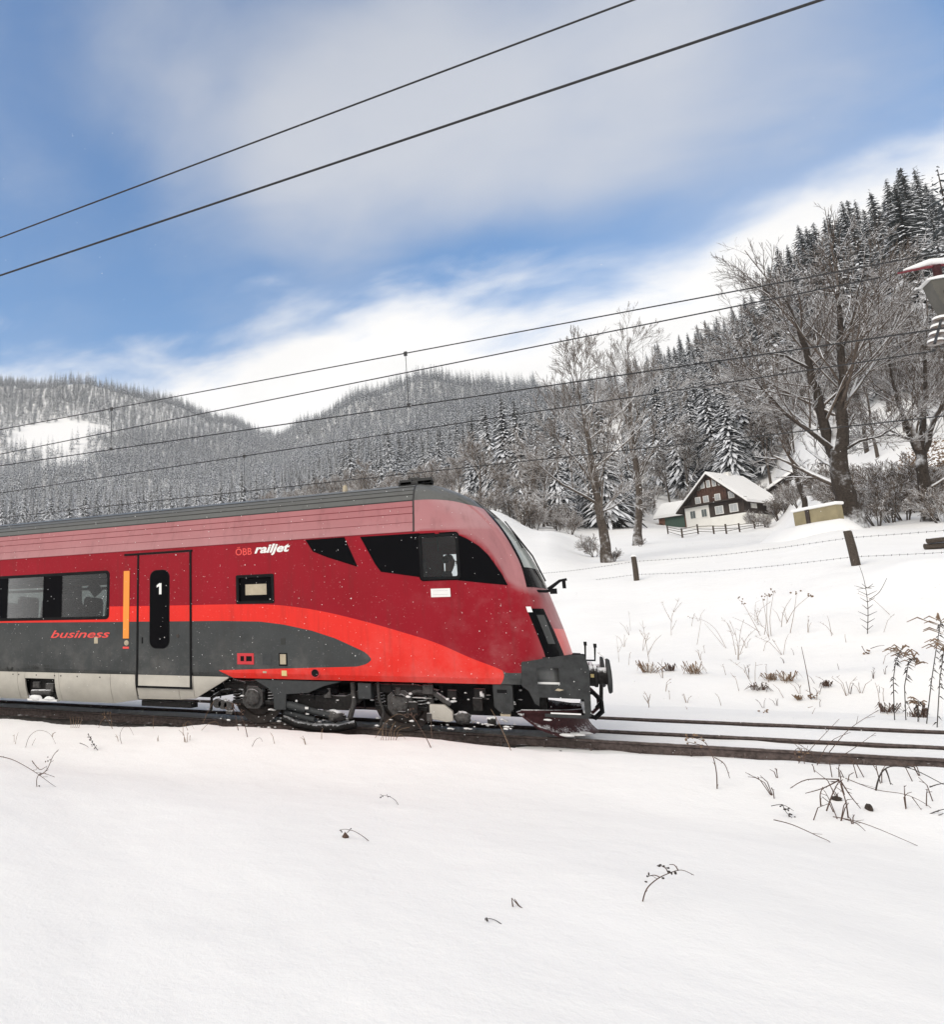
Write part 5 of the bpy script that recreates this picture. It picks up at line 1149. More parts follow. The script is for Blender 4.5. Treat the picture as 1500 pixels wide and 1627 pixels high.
for n, i in enumerate(pick):
    lb, gr = hill_label(qx[i], qr[i]); root = empty('conifer_tree', tuple(Q[i]), float(rzs[i])); s = float(hgt[i]); root.scale = (s * nrs.uniform(.85, 1.1), s * nrs.uniform(.85, 1.1), s); tag(root, lb, 'tree', gr)
    o = bpy.data.objects.new('crown', CN[n % 5]); COL.objects.link(o); o.parent = root
    o = bpy.data.objects.new('trunk', tm); COL.objects.link(o); o.parent = root
rest = np.array([i for i in con if i not in pickset])
def gn_forest(name, idx, protos_me, label, sc):
    me = bpy.data.meshes.new(name); me.vertices.add(len(idx)); me.vertices.foreach_set('co', Q[idx].astype(np.float32).ravel())
    at = me.attributes.new('sc', 'FLOAT', 'POINT'); at.data.foreach_set('value', (hgt[idx] * sc).astype(np.float32))
    at = me.attributes.new('rz', 'FLOAT', 'POINT'); at.data.foreach_set('value', rzs[idx].astype(np.float32))
    at = me.attributes.new('pk', 'INT', 'POINT'); at.data.foreach_set('value', (np.arange(len(idx)) % len(protos_me)).astype(np.int32))
    o = bpy.data.objects.new(name, me); COL.objects.link(o); tag(o, label, 'forest', kind='stuff')
    tree = bpy.data.node_groups.new(name, 'GeometryNodeTree'); tree.interface.new_socket('Geometry', in_out='INPUT', socket_type='NodeSocketGeometry'); tree.interface.new_socket('Geometry', in_out='OUTPUT', socket_type='NodeSocketGeometry')
    N = tree.nodes; L = tree.links; gi = N.new('NodeGroupInput'); go = N.new('NodeGroupOutput'); jn = N.new('GeometryNodeJoinGeometry'); L.new(jn.outputs[0], go.inputs[0])
    def attr(nm, dt): a = N.new('GeometryNodeInputNamedAttribute'); a.data_type = dt; a.inputs[0].default_value = nm; return a.outputs[0]
    sc_, rz_, pk_ = attr('sc', 'FLOAT'), attr('rz', 'FLOAT'), attr('pk', 'INT'); cb = N.new('ShaderNodeCombineXYZ'); L.new(rz_, cb.inputs[2])
    mtp = N.new('GeometryNodeMeshToPoints'); L.new(gi.outputs[0], mtp.inputs[0])
    for k_, pm in enumerate(protos_me):
        cmp = N.new('FunctionNodeCompare'); cmp.data_type = 'INT'; cmp.operation = 'EQUAL'; L.new(pk_, cmp.inputs[2]); cmp.inputs[3].default_value = k_
        oi = N.new('GeometryNodeObjectInfo'); oi.inputs['Object'].default_value = pm; oi.inputs['As Instance'].default_value = True
        ip = N.new('GeometryNodeInstanceOnPoints'); L.new(mtp.outputs[0], ip.inputs['Points']); L.new(cmp.outputs[0], ip.inputs['Selection']); L.new(oi.outputs['Geometry'], ip.inputs['Instance']); L.new(cb.outputs[0], ip.inputs['Rotation']); L.new(sc_, ip.inputs['Scale'])
        L.new(ip.outputs[0], jn.inputs[0])
    md = o.modifiers.new('scatter', 'NODES'); md.node_group = tree
    return o
# four real trees of the far wood lend their shape to the mass
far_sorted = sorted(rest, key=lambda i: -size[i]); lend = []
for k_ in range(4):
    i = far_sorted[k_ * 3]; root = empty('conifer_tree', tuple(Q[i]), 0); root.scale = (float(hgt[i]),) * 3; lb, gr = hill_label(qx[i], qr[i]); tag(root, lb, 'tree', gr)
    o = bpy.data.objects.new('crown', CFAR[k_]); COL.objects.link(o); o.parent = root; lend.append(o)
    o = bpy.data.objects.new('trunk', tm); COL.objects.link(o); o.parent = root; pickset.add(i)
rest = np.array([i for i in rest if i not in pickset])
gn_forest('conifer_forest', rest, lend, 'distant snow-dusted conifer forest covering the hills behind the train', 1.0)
# bare woods
bidx = [i for i in np.nonzero(ok & (typ == 1))[0] if vis[i]]; bidx.sort(key=lambda i: -size[i])
cb_ = {}; bp = []
for i in bidx:
    topy = qy[i] - size[i] * FPX * .8; b = int(qx[i] // 12)
    if topy < cb_.get(b, 1e9) + (22 if qx[i] < 1030 else 75): bp.append(i); cb_[b] = min(topy, cb_.get(b, 1e9))
    if len(bp) >= 270: break
for n, i in enumerate(bp):
    side = qx[i] > 1010
    w = [w for lim, w in ((560, 'above the ribbed train roof near the lettering'), (700, 'behind the roof antennas'), (850, 'above the windscreen'), (1010, 'behind the two tall bare trees'), (1130, 'left of the farmhouse gable'), (1290, 'above the farmhouse roof'), (1400, 'behind the largest bare tree'), (9999, 'by the right picture edge')) if qx[i] < lim][0]
    place(BT if not side else BB, n, tuple(Q[i]), float(hgt[i]) * nrs.uniform(.6, .95), float(rzs[i]), 'bare_tree', ('brown bare tree on the steep slope, ' if side else 'frosted bare tree at the wood edge, ') + w, 'tree', 'bare wood trees ' + w)
# shrubs along the wood edge and round the farm
SHW = lambda px: [w for lim, w in ((700, 'behind the train roof'), (800, 'behind the train nose'), (900, 'between windscreen and spreading tree'), (1015, 'behind the two tall bare trees'), (1130, 'near the shed'), (1290, 'beside the farmhouse and barn'), (1400, 'behind the largest tree'), (9999, 'near the edge tree')) if px < lim][0]
for _ in range(90):
    px = nrs.uniform(560, 1540); e = float(np.interp(px, [560, 690, 790, 880, 960, 1010, 1070, 1130, 1250, 1330, 1400, 1600], [180, 120, 100, 106, 112, 135, 165, 178, 140, 100, 80, 72])) * nrs.uniform(.96, 1.14)
    q = ray(px, 1020); az = math.atan2(q[0], q[1]); x, y = e * math.sin(az), e * math.cos(az)
    place(SH, _, (x, y, gz(x, y)), nrs.uniform(.8, 1.6), nrs.uniform(0, 6.28), 'bare_shrub', ('snow-covered bare shrub at the wood foot, ' + SHW(px)) if px > 1015 else 'snow-covered bare shrub along the snowy rise, ' + SHW(px), 'shrub', 'shrubs ' + SHW(px))
for (px, py, s, lb) in ((1235, 818, .9, 'snowy fruit bush beside the barn, in front of its dark wall'), (1206, 836, .8, 'snowy bush covering the right corner of the farmhouse'), (1222, 838, .7, 'snowy bush at the right end of the paddock fence'), (1284, 840, .42, 'snowy bush in front of the ochre garden wall'), (945, 885, .6, 'low bare shrub at the foot of the spreading tree'), (976, 892, .3, 'smallest bare shrub, close against the spreading tree trunk'), (1018, 868, .3, 'small bare shrub against the straight tree trunk'), (1420, 830, 1.1, 'wide snowy bush between the largest tree and the edge tree'), (1440, 826, 1.0, 'snowy bush just left of the edge tree'), (1395, 834, .8, 'snowy bush close by the largest trunk'), (1500, 832, .9, 'snowy bush at the right picture edge')):
    b = ghit(px, py); place(SH, int(px), tuple(b), s, px * .7, 'bare_shrub', lb, 'shrub', None)
# brown-leaved beech scrub at the picture edge
b = ghit(1497, 800); G = MB(); gg = random.Random(77)
root = empty('leafy_bush', tuple(b)); tag(root, 'brown-leaved bush behind the edge tree at the right picture edge', 'bush'); vs = []; fs = []
for k_ in range(2600):
    a = gg.uniform(0, 6.28); rr = gg.random() ** .5 * 2.6; z = .3 + gg.random() ** .8 * 5.2 * (1 - (rr / 3.2) ** 2); c = Vector((math.cos(a) * rr, math.sin(a) * rr, z)); u = Vector((gg.gauss(0, 1), gg.gauss(0, 1), gg.gauss(0, 1))).normalized(); w = u.orthogonal().normalized(); l = gg.uniform(.08, .16)
    o_ = len(vs); vs += [c - u * l, c + w * l * .5, c + u * l, c - w * l * .5]; fs.append((o_, o_ + 1, o_ + 2, o_ + 3))
G.add(vs, fs); G.build('foliage', 'leafbrown', root)
o = bpy.data.objects.new('trunk', SH[0][0][1]); COL.objects.link(o); o.parent = root; o.scale = (1.1,) * 3

# ------------------------------------------------------------------ farmhouse, shed, barn, walls, fences
def hframe(base, u): # local axes: u along the gable (to the right), v into the house
    u = Vector((u[0], u[1], 0)).normalized(); return u, Vector((-u.y, u.x, 0))
hb = ghit(1112, 838); HR = float(np.hypot(hb[0], hb[1]))
def at_r(px, py, r): q = ray(px, py); return CC + q * (r / math.hypot(q[0], q[1]))
house = empty('farmhouse', (0, 0, 0)); tag(house, 'snow-roofed farmhouse with dark timber gable and white plastered lower wall', 'house')
PL = at_r(1093, 840, HR); gzb = float(PL[2]); rzH = math.atan2(-.66, .751); house.location = tuple(PL); house.rotation_euler = (0, 0, rzH)
k_h = HR / 150.0; GW, EV, AP, LN = 9.3 * k_h, 3.7 * k_h, 8.3 * k_h, 8.0 * k_h
mb = MB(); mb.box(0, GW, 0, LN, -3, 1.35 * k_h); mb.build('base_wall', 'plaster', house)
mb = MB(); mb.box(-.03, GW * .42, -.05, LN * .5, 0, 3.55 * k_h); mb.build('plaster_wall', 'plaster', house)
mb = MB(); mb.prism([(.02, 1.35 * k_h), (GW - .02, 1.35 * k_h), (GW - .02, EV), (.02, EV)], .02, LN - .02); mb.build('timber_wall', 'timberd', house)
for k_ in range(24):
    x0, x1 = GW * k_ / 24 + .02, GW * (k_ + 1) / 24 - .02; zt = min(AP - .1, EV + (AP - EV) * (1 - abs((x0 + x1) / 2 - GW / 2) / (GW / 2))); zb = EV - .0
    mb = MB(); mb.box(x0, x1, -.08, .1, zb, zt); mb.build('gable_board', 'timber' if zt > EV + 2.2 * k_h else 'timberd', house)
for (s, nm) in ((-1, 'roof'), (1, 'roof')):
    xe = -1.0 * k_h if s < 0 else GW + 1.0 * k_h; ze = EV - 1.0 * k_h * (AP - EV) / (GW / 2); xm_ = GW / 2
    for dz, th, mt, n_, ov in ((0, .18, 'timberd', nm, .9), (.18, .42, 'snow', 'roof_snow', .8)):
        V = [(xe, -ov, ze + dz), (xm_, -ov, AP + .12 + dz), (xm_, LN + ov, AP + .12 + dz), (xe, LN + ov, ze + dz)]; V += [(a, b, c + th) for a, b, c in V]
        mb = MB(); mb.add(V, [(0, 1, 2, 3), (7, 6, 5, 4), (0, 4, 5, 1), (1, 5, 6, 2), (2, 6, 7, 3), (3, 7, 4, 0)]); mb.build(n_, mt, house)
mb = MB(); mb.box(GW * .5 - .35, GW * .5 + .35, LN * .55, LN * .55 + .7, AP - .2, AP + 1.0); mb.build('chimney', 'plaster', house)
def hwin(u, z, w, h, mat='pane', panes=2):
    g = MB(); g.box(u - w / 2 - .08, u + w / 2 + .08, -.16, -.06, z - h / 2 - .08, z + h / 2 + .08); f = g.build('window', 'plaster', house)
    for i in range(panes):
        a = u - w / 2 + w * i / panes + .02; b = u - w / 2 + w * (i + 1) / panes - .02; g = MB(); g.box(a, b, -.175, -.15, z - h / 2, z + h / 2); g.build('pane', mat, f)
K = k_h
for u in (.36, .47, .58, .69): hwin(GW * (u * .9 + .05), 7.05 * K, .45 * K, 1.05 * K, 'pane', 1)
for u in (.26, .40, .60, .83): hwin(GW * u, 4.55 * K, .72 * K, .95 * K)
for u in (.14, .34): hwin(GW * u, 2.25 * K, .85 * K, 1.25 * K, 'paneg')
for u in (.60, .84): hwin(GW * u, 2.35 * K, 1.1 * K, 1.2 * K)
mb = MB(); mb.lathe((GW * .30, -.12, 6.6 * K), 'y', [(-.04, .42 * K), (.05, .45 * K)], 18); mb.build('round_plaque', 'concrete', house)
mb = MB(); mb.box(GW + .0, GW + .12, 1.5, 2.7, 2.0, 3.2); mb.build('side_window', 'plaster', house)
mb = MB(); mb.box(-.6 * K, GW + .6 * K, -.75, -.08, EV - .02, EV + .12); mb.build('gable_ledge', 'timberd', house)
def gabled(name, label, px, py, r, rz, wd, ln, ev, ap, wallm, parts, cat='building', snow=.45):
    p = at_r(px, py, r); root = empty(name, (p[0], p[1], p[2]), rz); tag(root, label, cat)
    mb = MB(); mb.box(0, wd, 0, ln, -2, ev); mb.prism([(0, ev), (wd, ev), (wd / 2, ap)], .0, ln); mb.build('wall', wallm, root)
    for s in (-1, 1):
        xe = -.5 if s < 0 else wd + .5; ze = ev - .5 * (ap - ev) / (wd / 2)
        for dz, th, mt, nm in ((.02, .12, 'timberd', 'roof'), (.14, snow, 'snow', 'roof_snow')):
            V = [(xe, -.5, ze + dz), (wd / 2, -.5, ap + dz), (wd / 2, ln + .5, ap + dz), (xe, ln + .5, ze + dz)]; V += [(a, b, c + th) for a, b, c in V]
            mb = MB(); mb.add(V, [(0, 1, 2, 3), (7, 6, 5, 4), (0, 4, 5, 1), (1, 5, 6, 2), (2, 6, 7, 3), (3, 7, 4, 0)]); mb.build(nm, mt, root)
    for nm, b, mt in parts: mb = MB(); mb.box(*b); mb.build(nm, mt, root)
    return root
# shed: long side towards the viewer, roof slope white
gabled('shed', 'low shed with snow roof and green door, left of the farmhouse', 1092, 836, HR + 4, rzH + PI / 2 + .1, 4.6, 4.2, 2.2, 4.2, 'brick', [('door', (-.08, 0, .2, 3.2, 0, 2.3), 'greendoor'), ('plank_stack', (-.7, -.05, 3.6, 5.6, 0, 1.0), 'timber')])
gabled('barn', 'long dark barn with snow roof, half hidden by branches beside the farmhouse', 1222, 812, HR + 6, rzH + .25, 11, 16, 3.0, 6.5, 'timberd', [('barn_door', (3, 6, -.08, 0, 0, 2.6), 'timber')])
pA, pB = at_r(1264, 836, 62), at_r(1334, 832, 60); dv_ = Vector((pB[0] - pA[0], pB[1] - pA[1], 0)); LW = dv_.length
wl = empty('garden_wall', tuple(pA), math.atan2(dv_.y, dv_.x)); tag(wl, 'low ochre garden wall with snow cap at the foot of the largest tree', 'wall')
hw = float(at_r(1275, 813, 62)[2] - pA[2]); V = [(x_, y_ * (1 - .12 * dz_), z_ - dz_) for x_, dz_ in ((-3.5, 2.2), (-1.6, .7), (-.3, .04), (LW * .5, 0), (LW + .1, .04), (LW + .8, .7), (LW + 1.6, 2.2)) for y_, z_ in ((1.6, -.6), (.6, .03), (-.02, .05), (-1.2, -.25), (-3.2, -1.6))]; mb = MB(); mb.add(V, [(j * 5 + i, j * 5 + i + 1, j * 5 + i + 6, j * 5 + i + 5) for j in range(6) for i in range(4)]); mb.build('snow_drift', 'snow', wl, 80); mb = MB(); mb.box(0, LW, 0, .4, -1, hw); mb.build('masonry', 'ochre', wl); mb = MB(); mb.box(-.1, LW + .1, -.1, .5, hw, hw + .22); mb.build('snow_cap', 'snow', wl, None, .12)
mb = MB(); mb.box(LW * .30, LW * .30 + .25, -.06, 0, -1, hw); mb.build('pier', 'timberd', wl)
# paddock fence in front of the house
pf = [(1062, 846), (1085, 852), (1110, 846), (1135, 846), (1155, 846), (1176, 843), (1200, 838), (1216, 835)]; root = None
P_ = [ghit(a, b + 2) for a, b in pf]; root = empty('paddock_fence', tuple(P_[0])); tag(root, 'weathered wooden paddock fence in the snow before the farmhouse', 'fence')
for a in P_:
    mb = MB(); q = a - P_[0]; mb.box(q[0] - .07, q[0] + .07, q[1] - .07, q[1] + .07, q[2] - .5, q[2] + .95 + .35 * rnd.random()); mb.build('post', 'wood', root)
for i in range(len(P_) - 1):
    for h in (.3, .6, .9):
        a, b = P_[i] - P_[0], P_[i + 1] - P_[0]; mb = MB(); mb.tube([(a[0], a[1] - .12, a[2] + h), (b[0], b[1] - .12, b[2] + h + rnd.uniform(-.12, .12))], .035, 5); mb.build('fence_rail', 'wood', root)
# wire fence on the bank
posts = []
for (t_, b_, lb) in (((1007, 884), (1012, 922), 'short weathered fence post on the bank below the two tall trees'), ((1347, 843), (1361, 898), 'leaning weathered fence post below the largest tree')):
    B = ghit(*b_); Y = float(B[1]); T = aty(*t_, Y); root = empty('fence_post', tuple(B)); tag(root, lb, 'fence post', None); h = np.array(T) - B; r = float(np.linalg.norm(h)) * .105
    mb = MB(); mb.tube([tuple(-h * .15), tuple(h * .5 + np.array([.01, 0, 0])), tuple(h)], [r, r * .97, r * .9], 9); mb.build('post', 'wood', root, 50); mb = MB(); mb.blob(tuple(h + np.array([0, 0, .02])), r * .95, r * .95, r * .6, 3, 10, 6); mb.build('snow_cap', 'snow', root, 60); posts.append((B, np.array(T), h))
for k_, f_ in enumerate((.25, .80)):
    a = posts[0][0] + posts[0][2] * f_; b = posts[1][0] + posts[1][2] * f_; d = b - a; mb = MB(); pts = [a + d * u + np.array([0, 0, -.12 * math.sin(PI * ((u * 1.0) % 1))]) for u in np.linspace(-1.2, 1.9, 60)]
    mb.tube(pts, .005, 4)
    for u in np.linspace(-1, 1.8, 120): q = a + d * u + np.array([0, 0, -.12 * math.sin(PI * (u % 1))]); mb.tube([q + np.array([0, 0, -.03]), q + np.array([.015, 0, .03])], .006, 3)
    tag(mb.build('barbed_wire', 'wire'), ('lower' if k_ == 0 else 'upper') + ' barbed wire strung between the fence posts on the bank', 'wire', 'barbed wires')
b = ghit(1494, 872); root = empty('log', tuple(b)); tag(root, 'snow-capped dark log lying on the bank at the right edge', 'log'); mb = MB(); mb.tube([(-.35, 0, .10), (.6, .1, .16)], .11, 9); mb.tube([(-.3, -.1, .28), (.5, 0, .36)], .09, 9); mb.build('timber', 'wood', root, 50)

# ------------------------------------------------------------------ dry plants in the snow
pg = random.Random(5)
def plant(name, label, base, polys, r=.004, mat='dry', berries=(), leaves=(), group=None, cat='plant', rb=.012, leafmat='drytan', side=0, bm='drytan', dy=.0):
    """stems given by their course, set at the plant's own spot on the snow"""
    B = ghit(*base); Y = float(B[1]) + dy; root = empty(name, tuple(B)); tag(root, label, cat, group)
    L = lambda p, o=0.0: np.array(aty(p[0], p[1], Y + o)) - B
    for pl in polys:
        off = 0; pts = []
        for i, p in enumerate(pl): off += pg.uniform(-.05, .05) * (i > 0) * 1.0; pts.append(L(p, off))
        n = len(pts); P2 = []
        for i in range(n - 1):
            p0 = pts[max(0, i - 1)]; p1 = pts[i]; p2 = pts[i + 1]; p3_ = pts[min(n - 1, i + 2)]
            for u in (0, .25, .5, .75): P2.append(.5 * ((2 * p1) + (-p0 + p2) * u + (2 * p0 - 5 * p1 + 4 * p2 - p3_) * u * u + (-p0 + 3 * p1 - 3 * p2 + p3_) * u ** 3))
        P2.append(pts[-1]); g = MB(); g.tube(P2, r, 5, True, r * .45)
        if side:
            for q in range(side):
                i = pg.randrange(1, len(P2) - 1); d = P2[i + 1] - P2[i]; ln = np.linalg.norm(pts[-1] - pts[0]) * pg.uniform(.06, .16); e = P2[i] + d / (np.linalg.norm(d) + 1e-6) * ln * .6 + np.array([pg.gauss(0, 1), pg.gauss(0, 1) * .6, pg.uniform(-.3, 1)]) * ln * .55; g.tube([P2[i], e], r * .5, 4, True, r * .3)
        g.build('stem', mat, root, 60)
    if berries:
        g = MB()
        for (p, k_) in berries:
            c = L(p)
            for j in range(k_): g.blob(tuple(c + np.array([pg.gauss(0, 1), pg.gauss(0, 1), pg.gauss(0, 1)]) * rb * 2.2), rb * pg.uniform(.6, 1.3), rb, rb * pg.uniform(.6, 1.3), j, 6, 4)
        g.build('seed_heads', bm, root, 60)
    for (p, l, a) in leaves:
        c = L(p); g = MB(); d = np.array([math.cos(a), 0, math.sin(a)]); s_ = np.array([-math.sin(a), .3, math.cos(a)]) * .3
        g.add([c, c + d * l * .4 + s_ * l, c + d * l * .45 + np.array([0, -.25 * l, 0]), c + d * l * .4 - s_ * l, c + d * l], [(0, 1, 2), (0, 2, 3), (1, 4, 2), (2, 4, 3)]); g.build('leaf', leafmat, root)
    return root
G1 = 'dry twigs in the foreground snow'
plant('bramble', 'arching bramble with seed cluster, right of the train nose in front of the rails', (1140, 1254), [[(1140, 1256), (1139, 1228), (1134, 1204), (1126, 1186), (1116, 1176), (1104, 1172)], [(1136, 1203), (1152, 1214), (1160, 1236)], [(1126, 1186), (1108, 1182), (1092, 1178)]], .006, 'dry', [((1100, 1170), 5), ((1092, 1176), 4), ((1112, 1176), 4)], side=4)
plant('bramble', 'tangle of thin dry stems reaching across the rails at right', (1290, 1215), [[(1304, 1213), (1285, 1192), (1262, 1178)], [(1258, 1226), (1290, 1188), (1334, 1142)], [(1318, 1195), (1350, 1158), (1396, 1128)], [(1296, 1222), (1318, 1180), (1352, 1163)], [(1270, 1210), (1263, 1195), (1272, 1188), (1300, 1196)], [(1330, 1205), (1355, 1190), (1392, 1164)], [(1280, 1220), (1275, 1196), (1262, 1180)]], .0045, 'dry', [((1270, 1192), 4), ((1284, 1196), 4)], side=3)
plant('bramble', 'bramble stool spreading arched shoots above two dark clods', (1348, 1300), [[(1349, 1302), (1345, 1275), (1338, 1252), (1334, 1238)], [(1334, 1239), (1308, 1252), (1280, 1260)], [(1334, 1238), (1284, 1238), (1256, 1252)], [(1336, 1240), (1352, 1264), (1368, 1284)], [(1314, 1288), (1324, 1260), (1334, 1240)], [(1342, 1262), (1338, 1246), (1335, 1225)], [(1305, 1280), (1304, 1262), (1308, 1250)]], .0065, 'dry', side=5)
plant('bramble', 'tall bramble arch leaving the picture at the right edge', (1394, 1256), [[(1392, 1258), (1396, 1240), (1404, 1224), (1420, 1217), (1452, 1222), (1500, 1246)], [(1408, 1222), (1412, 1232), (1416, 1246)], [(1392, 1254), (1397, 1268)]], .008, 'dryd', side=3)
plant('dry_plant', 'long thin stem lying curved on the snow below the bramble stool', (1318, 1340), [[(1230, 1302), (1260, 1310), (1300, 1328), (1320, 1338), (1318, 1350)]], .0045, 'dry', side=3)
plant('dry_plant', 'long straight stem lying towards the lower right corner', (1400, 1335), [[(1324, 1297), (1360, 1304), (1400, 1318), (1474, 1350)], [(1340, 1300), (1362, 1308), (1376, 1320)]], .0045, 'dry', side=2)
plant('dry_plant', 'thin bowed stem running to the right picture edge', (1440, 1290), [[(1344, 1236), (1392, 1254), (1440, 1262), (1476, 1280), (1500, 1304)], [(1450, 1266), (1466, 1288)]], .004, 'dry', side=3)
plant('dry_plant', 'small twig with berries beside the bramble stool', (1258, 1300), [[(1226, 1280), (1244, 1278), (1262, 1288)], [(1244, 1278), (1250, 1290), (1262, 1302)]], .004, 'dryd', [((1256, 1290), 5), ((1260, 1297), 5), ((1246, 1282), 3)], bm='dryd', rb=.009)
plant('dry_plant', 'short twigs at the right picture edge beside the snow hollow', (1490, 1296), [[(1476, 1294), (1490, 1288), (1506, 1284)], [(1484, 1298), (1500, 1292)], [(1478, 1250), (1490, 1246), (1506, 1243)]], .006, 'dryd', side=3)
plant('dry_sprig', 'bent twig with seed heads low in the right-hand foreground snow', (1022, 1432), [[(1021, 1434), (1028, 1412), (1045, 1396), (1066, 1386), (1084, 1382), (1103, 1390)], [(1050, 1394), (1040, 1390), (1030, 1392)], [(1062, 1386), (1058, 1379), (1052, 1376)], [(1078, 1382), (1072, 1374), (1064, 1373)]], .004, 'dry', [((1031, 1392), 3), ((1052, 1380), 4), ((1056, 1376), 3), ((1075, 1386), 3)], group=None, rb=.008, bm='dryd', side=3)
plant('dry_sprig', 'tiny brown twig sticking up in the middle foreground snow', (830, 1444), [[(831, 1444), (822, 1436), (814, 1427)], [(815, 1440), (813, 1426)], [(824, 1438), (818, 1428)]], .005, 'dry', rb=.006)
plant('dry_sprig', 'smallest curled twig nearest the bottom of the picture', (796, 1468), [[(797, 1468), (788, 1462), (778, 1459), (770, 1460)]], .003, 'dryd', [((772, 1461), 4), ((778, 1458), 2)], rb=.006, bm='dryd')
plant('dry_sprig', 'bent twig with one hanging brown leaf in the foreground snow', (585, 1336), [[(586, 1336), (576, 1328), (562, 1320), (548, 1317), (539, 1319)], [(556, 1318), (552, 1322), (548, 1326)]], .0035, 'dry', [((541, 1320), 4), ((556, 1317), 2)], [((548, 1321), .10, -1.5), ((549, 1323), .08, -1.8)], rb=.006, bm='dryd', leafmat='dry')
plant('dry_sprig', 'small twig bowed over the snow above the brown leaf', (632, 1279), [[(633, 1279), (628, 1271), (618, 1265), (606, 1263)]], .0035, 'dryd', [((606, 1264), 5), ((616, 1264), 3)], rb=.007, bm='dryd')
plant('dry_sprig', 'spreading thorny twig at the left picture edge', (70, 1252), [[(-8, 1200), (18, 1206), (45, 1220), (66, 1234), (82, 1246)], [(62, 1232), (74, 1222), (84, 1200), (92, 1192)], [(58, 1252), (58, 1236), (66, 1228), (86, 1234)], [(50, 1208), (62, 1222), (72, 1218)]], .0055, 'dry', [((59, 1252), 5), ((74, 1208), 4)], [((58, 1250), .07, -1.5)], side=5, rb=.009, bm='dry')
plant('dry_plant', 'thin hoop-shaped stem in the snow at the far left', (42, 1188), [[(40, 1187), (46, 1170), (60, 1160), (78, 1165), (88, 1182)], [(50, 1184), (56, 1172)]], .004, 'dry')
plant('dry_plant', 'dark feathery seed head leaning in the snow below the skirt panels', (154, 1192), [[(155, 1192), (148, 1182), (139, 1166)], [(126, 1180), (134, 1183), (140, 1187)]], .006, 'dryd', [((141, 1169), 6), ((144, 1174), 6), ((147, 1180), 6), ((151, 1186), 5)], bm='dryd', rb=.010)
plant('dry_plant', 'thin bowed stem in the snow below the train door', (192, 1182), [[(193, 1182), (190, 1168), (195, 1156), (204, 1154), (212, 1168)]], .004, 'dry')
plant('dry_plant', 'pair of tiny stems on the snow below the bogie', (400, 1186), [[(400, 1186), (406, 1175), (413, 1172), (417, 1178)]], .004, 'dry')
plant('dry_plant', 'red-brown berry stem standing before the first wheel', (392, 1172), [[(393, 1172), (388, 1150), (380, 1134), (371, 1124)], [(378, 1160), (375, 1142), (372, 1128)]], .007, 'dry', [((371, 1122), 6), ((376, 1118), 4), ((384, 1130), 5), ((366, 1118), 3)], rb=.013, bm='dry')
plant('dry_plant', 'slanting berry stem standing before the second wheel', (684, 1188), [[(685, 1188), (676, 1170), (664, 1150), (653, 1132)], [(686, 1172), (685, 1152), (684, 1136)], [(662, 1146), (650, 1134), (640, 1136)]], .007, 'dry', [((653, 1128), 6), ((655, 1136), 5), ((644, 1136), 3)], rb=.012, bm='dry')
plant('dry_plant', 'slim stem leaning before the gap behind the plough', (812, 1192), [[(812, 1192), (800, 1164), (788, 1140), (780, 1126)]], .006, 'drytan')
plant('grass_tuft', 'dry grass tuft on the snow edge between the two wheels', (615, 1176), [[(605 + k_ * 4, 1176), (606 + k_ * 5 + pg.uniform(-4, 4), 1160), (602 + k_ * 7 + pg.uniform(-8, 8), 1146 + abs(k_ - 3) * 3)] for k_ in range(7)] + [[(628, 1176), (636, 1166), (644, 1174)], [(596, 1172), (612, 1148), (632, 1134), (648, 1140)]], .004, 'drytan', cat='grass')
plant('grass_tuft', 'dry grass tuft at the snow edge below the skirt panels', (118, 1156), [[(112 + k_ * 3, 1156), (112 + k_ * 4, 1146), (110 + k_ * 5, 1138)] for k_ in range(5)], .005, 'drytan', cat='grass')
plant('grass_tuft', 'dry seed stems at the snow edge under the train door', (176, 1158), [[(178, 1158), (172, 1146), (164, 1136)], [(178, 1158), (176, 1142), (174, 1132)], [(156, 1156), (160, 1146), (166, 1140)], [(243, 1158), (243, 1136)]], .004, 'drytan', [((164, 1135), 4), ((174, 1132), 4), ((168, 1138), 3)], cat='grass', rb=.010)
plant('grass_tuft', 'thin hooped stems at the snow edge before the first wheel', (300, 1160), [[(298, 1160), (294, 1150), (300, 1146), (308, 1158)], [(320, 1160), (330, 1150), (342, 1146), (350, 1156)], [(322, 1148), (330, 1130), (340, 1112)]], .004, 'drytan', cat='grass')
# dark clods showing through the snow
for (px, py, rx, rz, lb) in ((1330, 1272, .045, .022, 'dark earth clod in the snow, the left one under the brambles'), (1382, 1286, .03, .04, 'dark upright clod in the snow, the right one under the brambles')):
    b = ghit(px, py); mb = MB(); mb.blob((0, 0, rz * .3), rx, .05, rz, int(px), 12, 8); o = mb.build('earth_clod', 'earth'); o.location = tuple(b); tag(o, lb, 'clod')
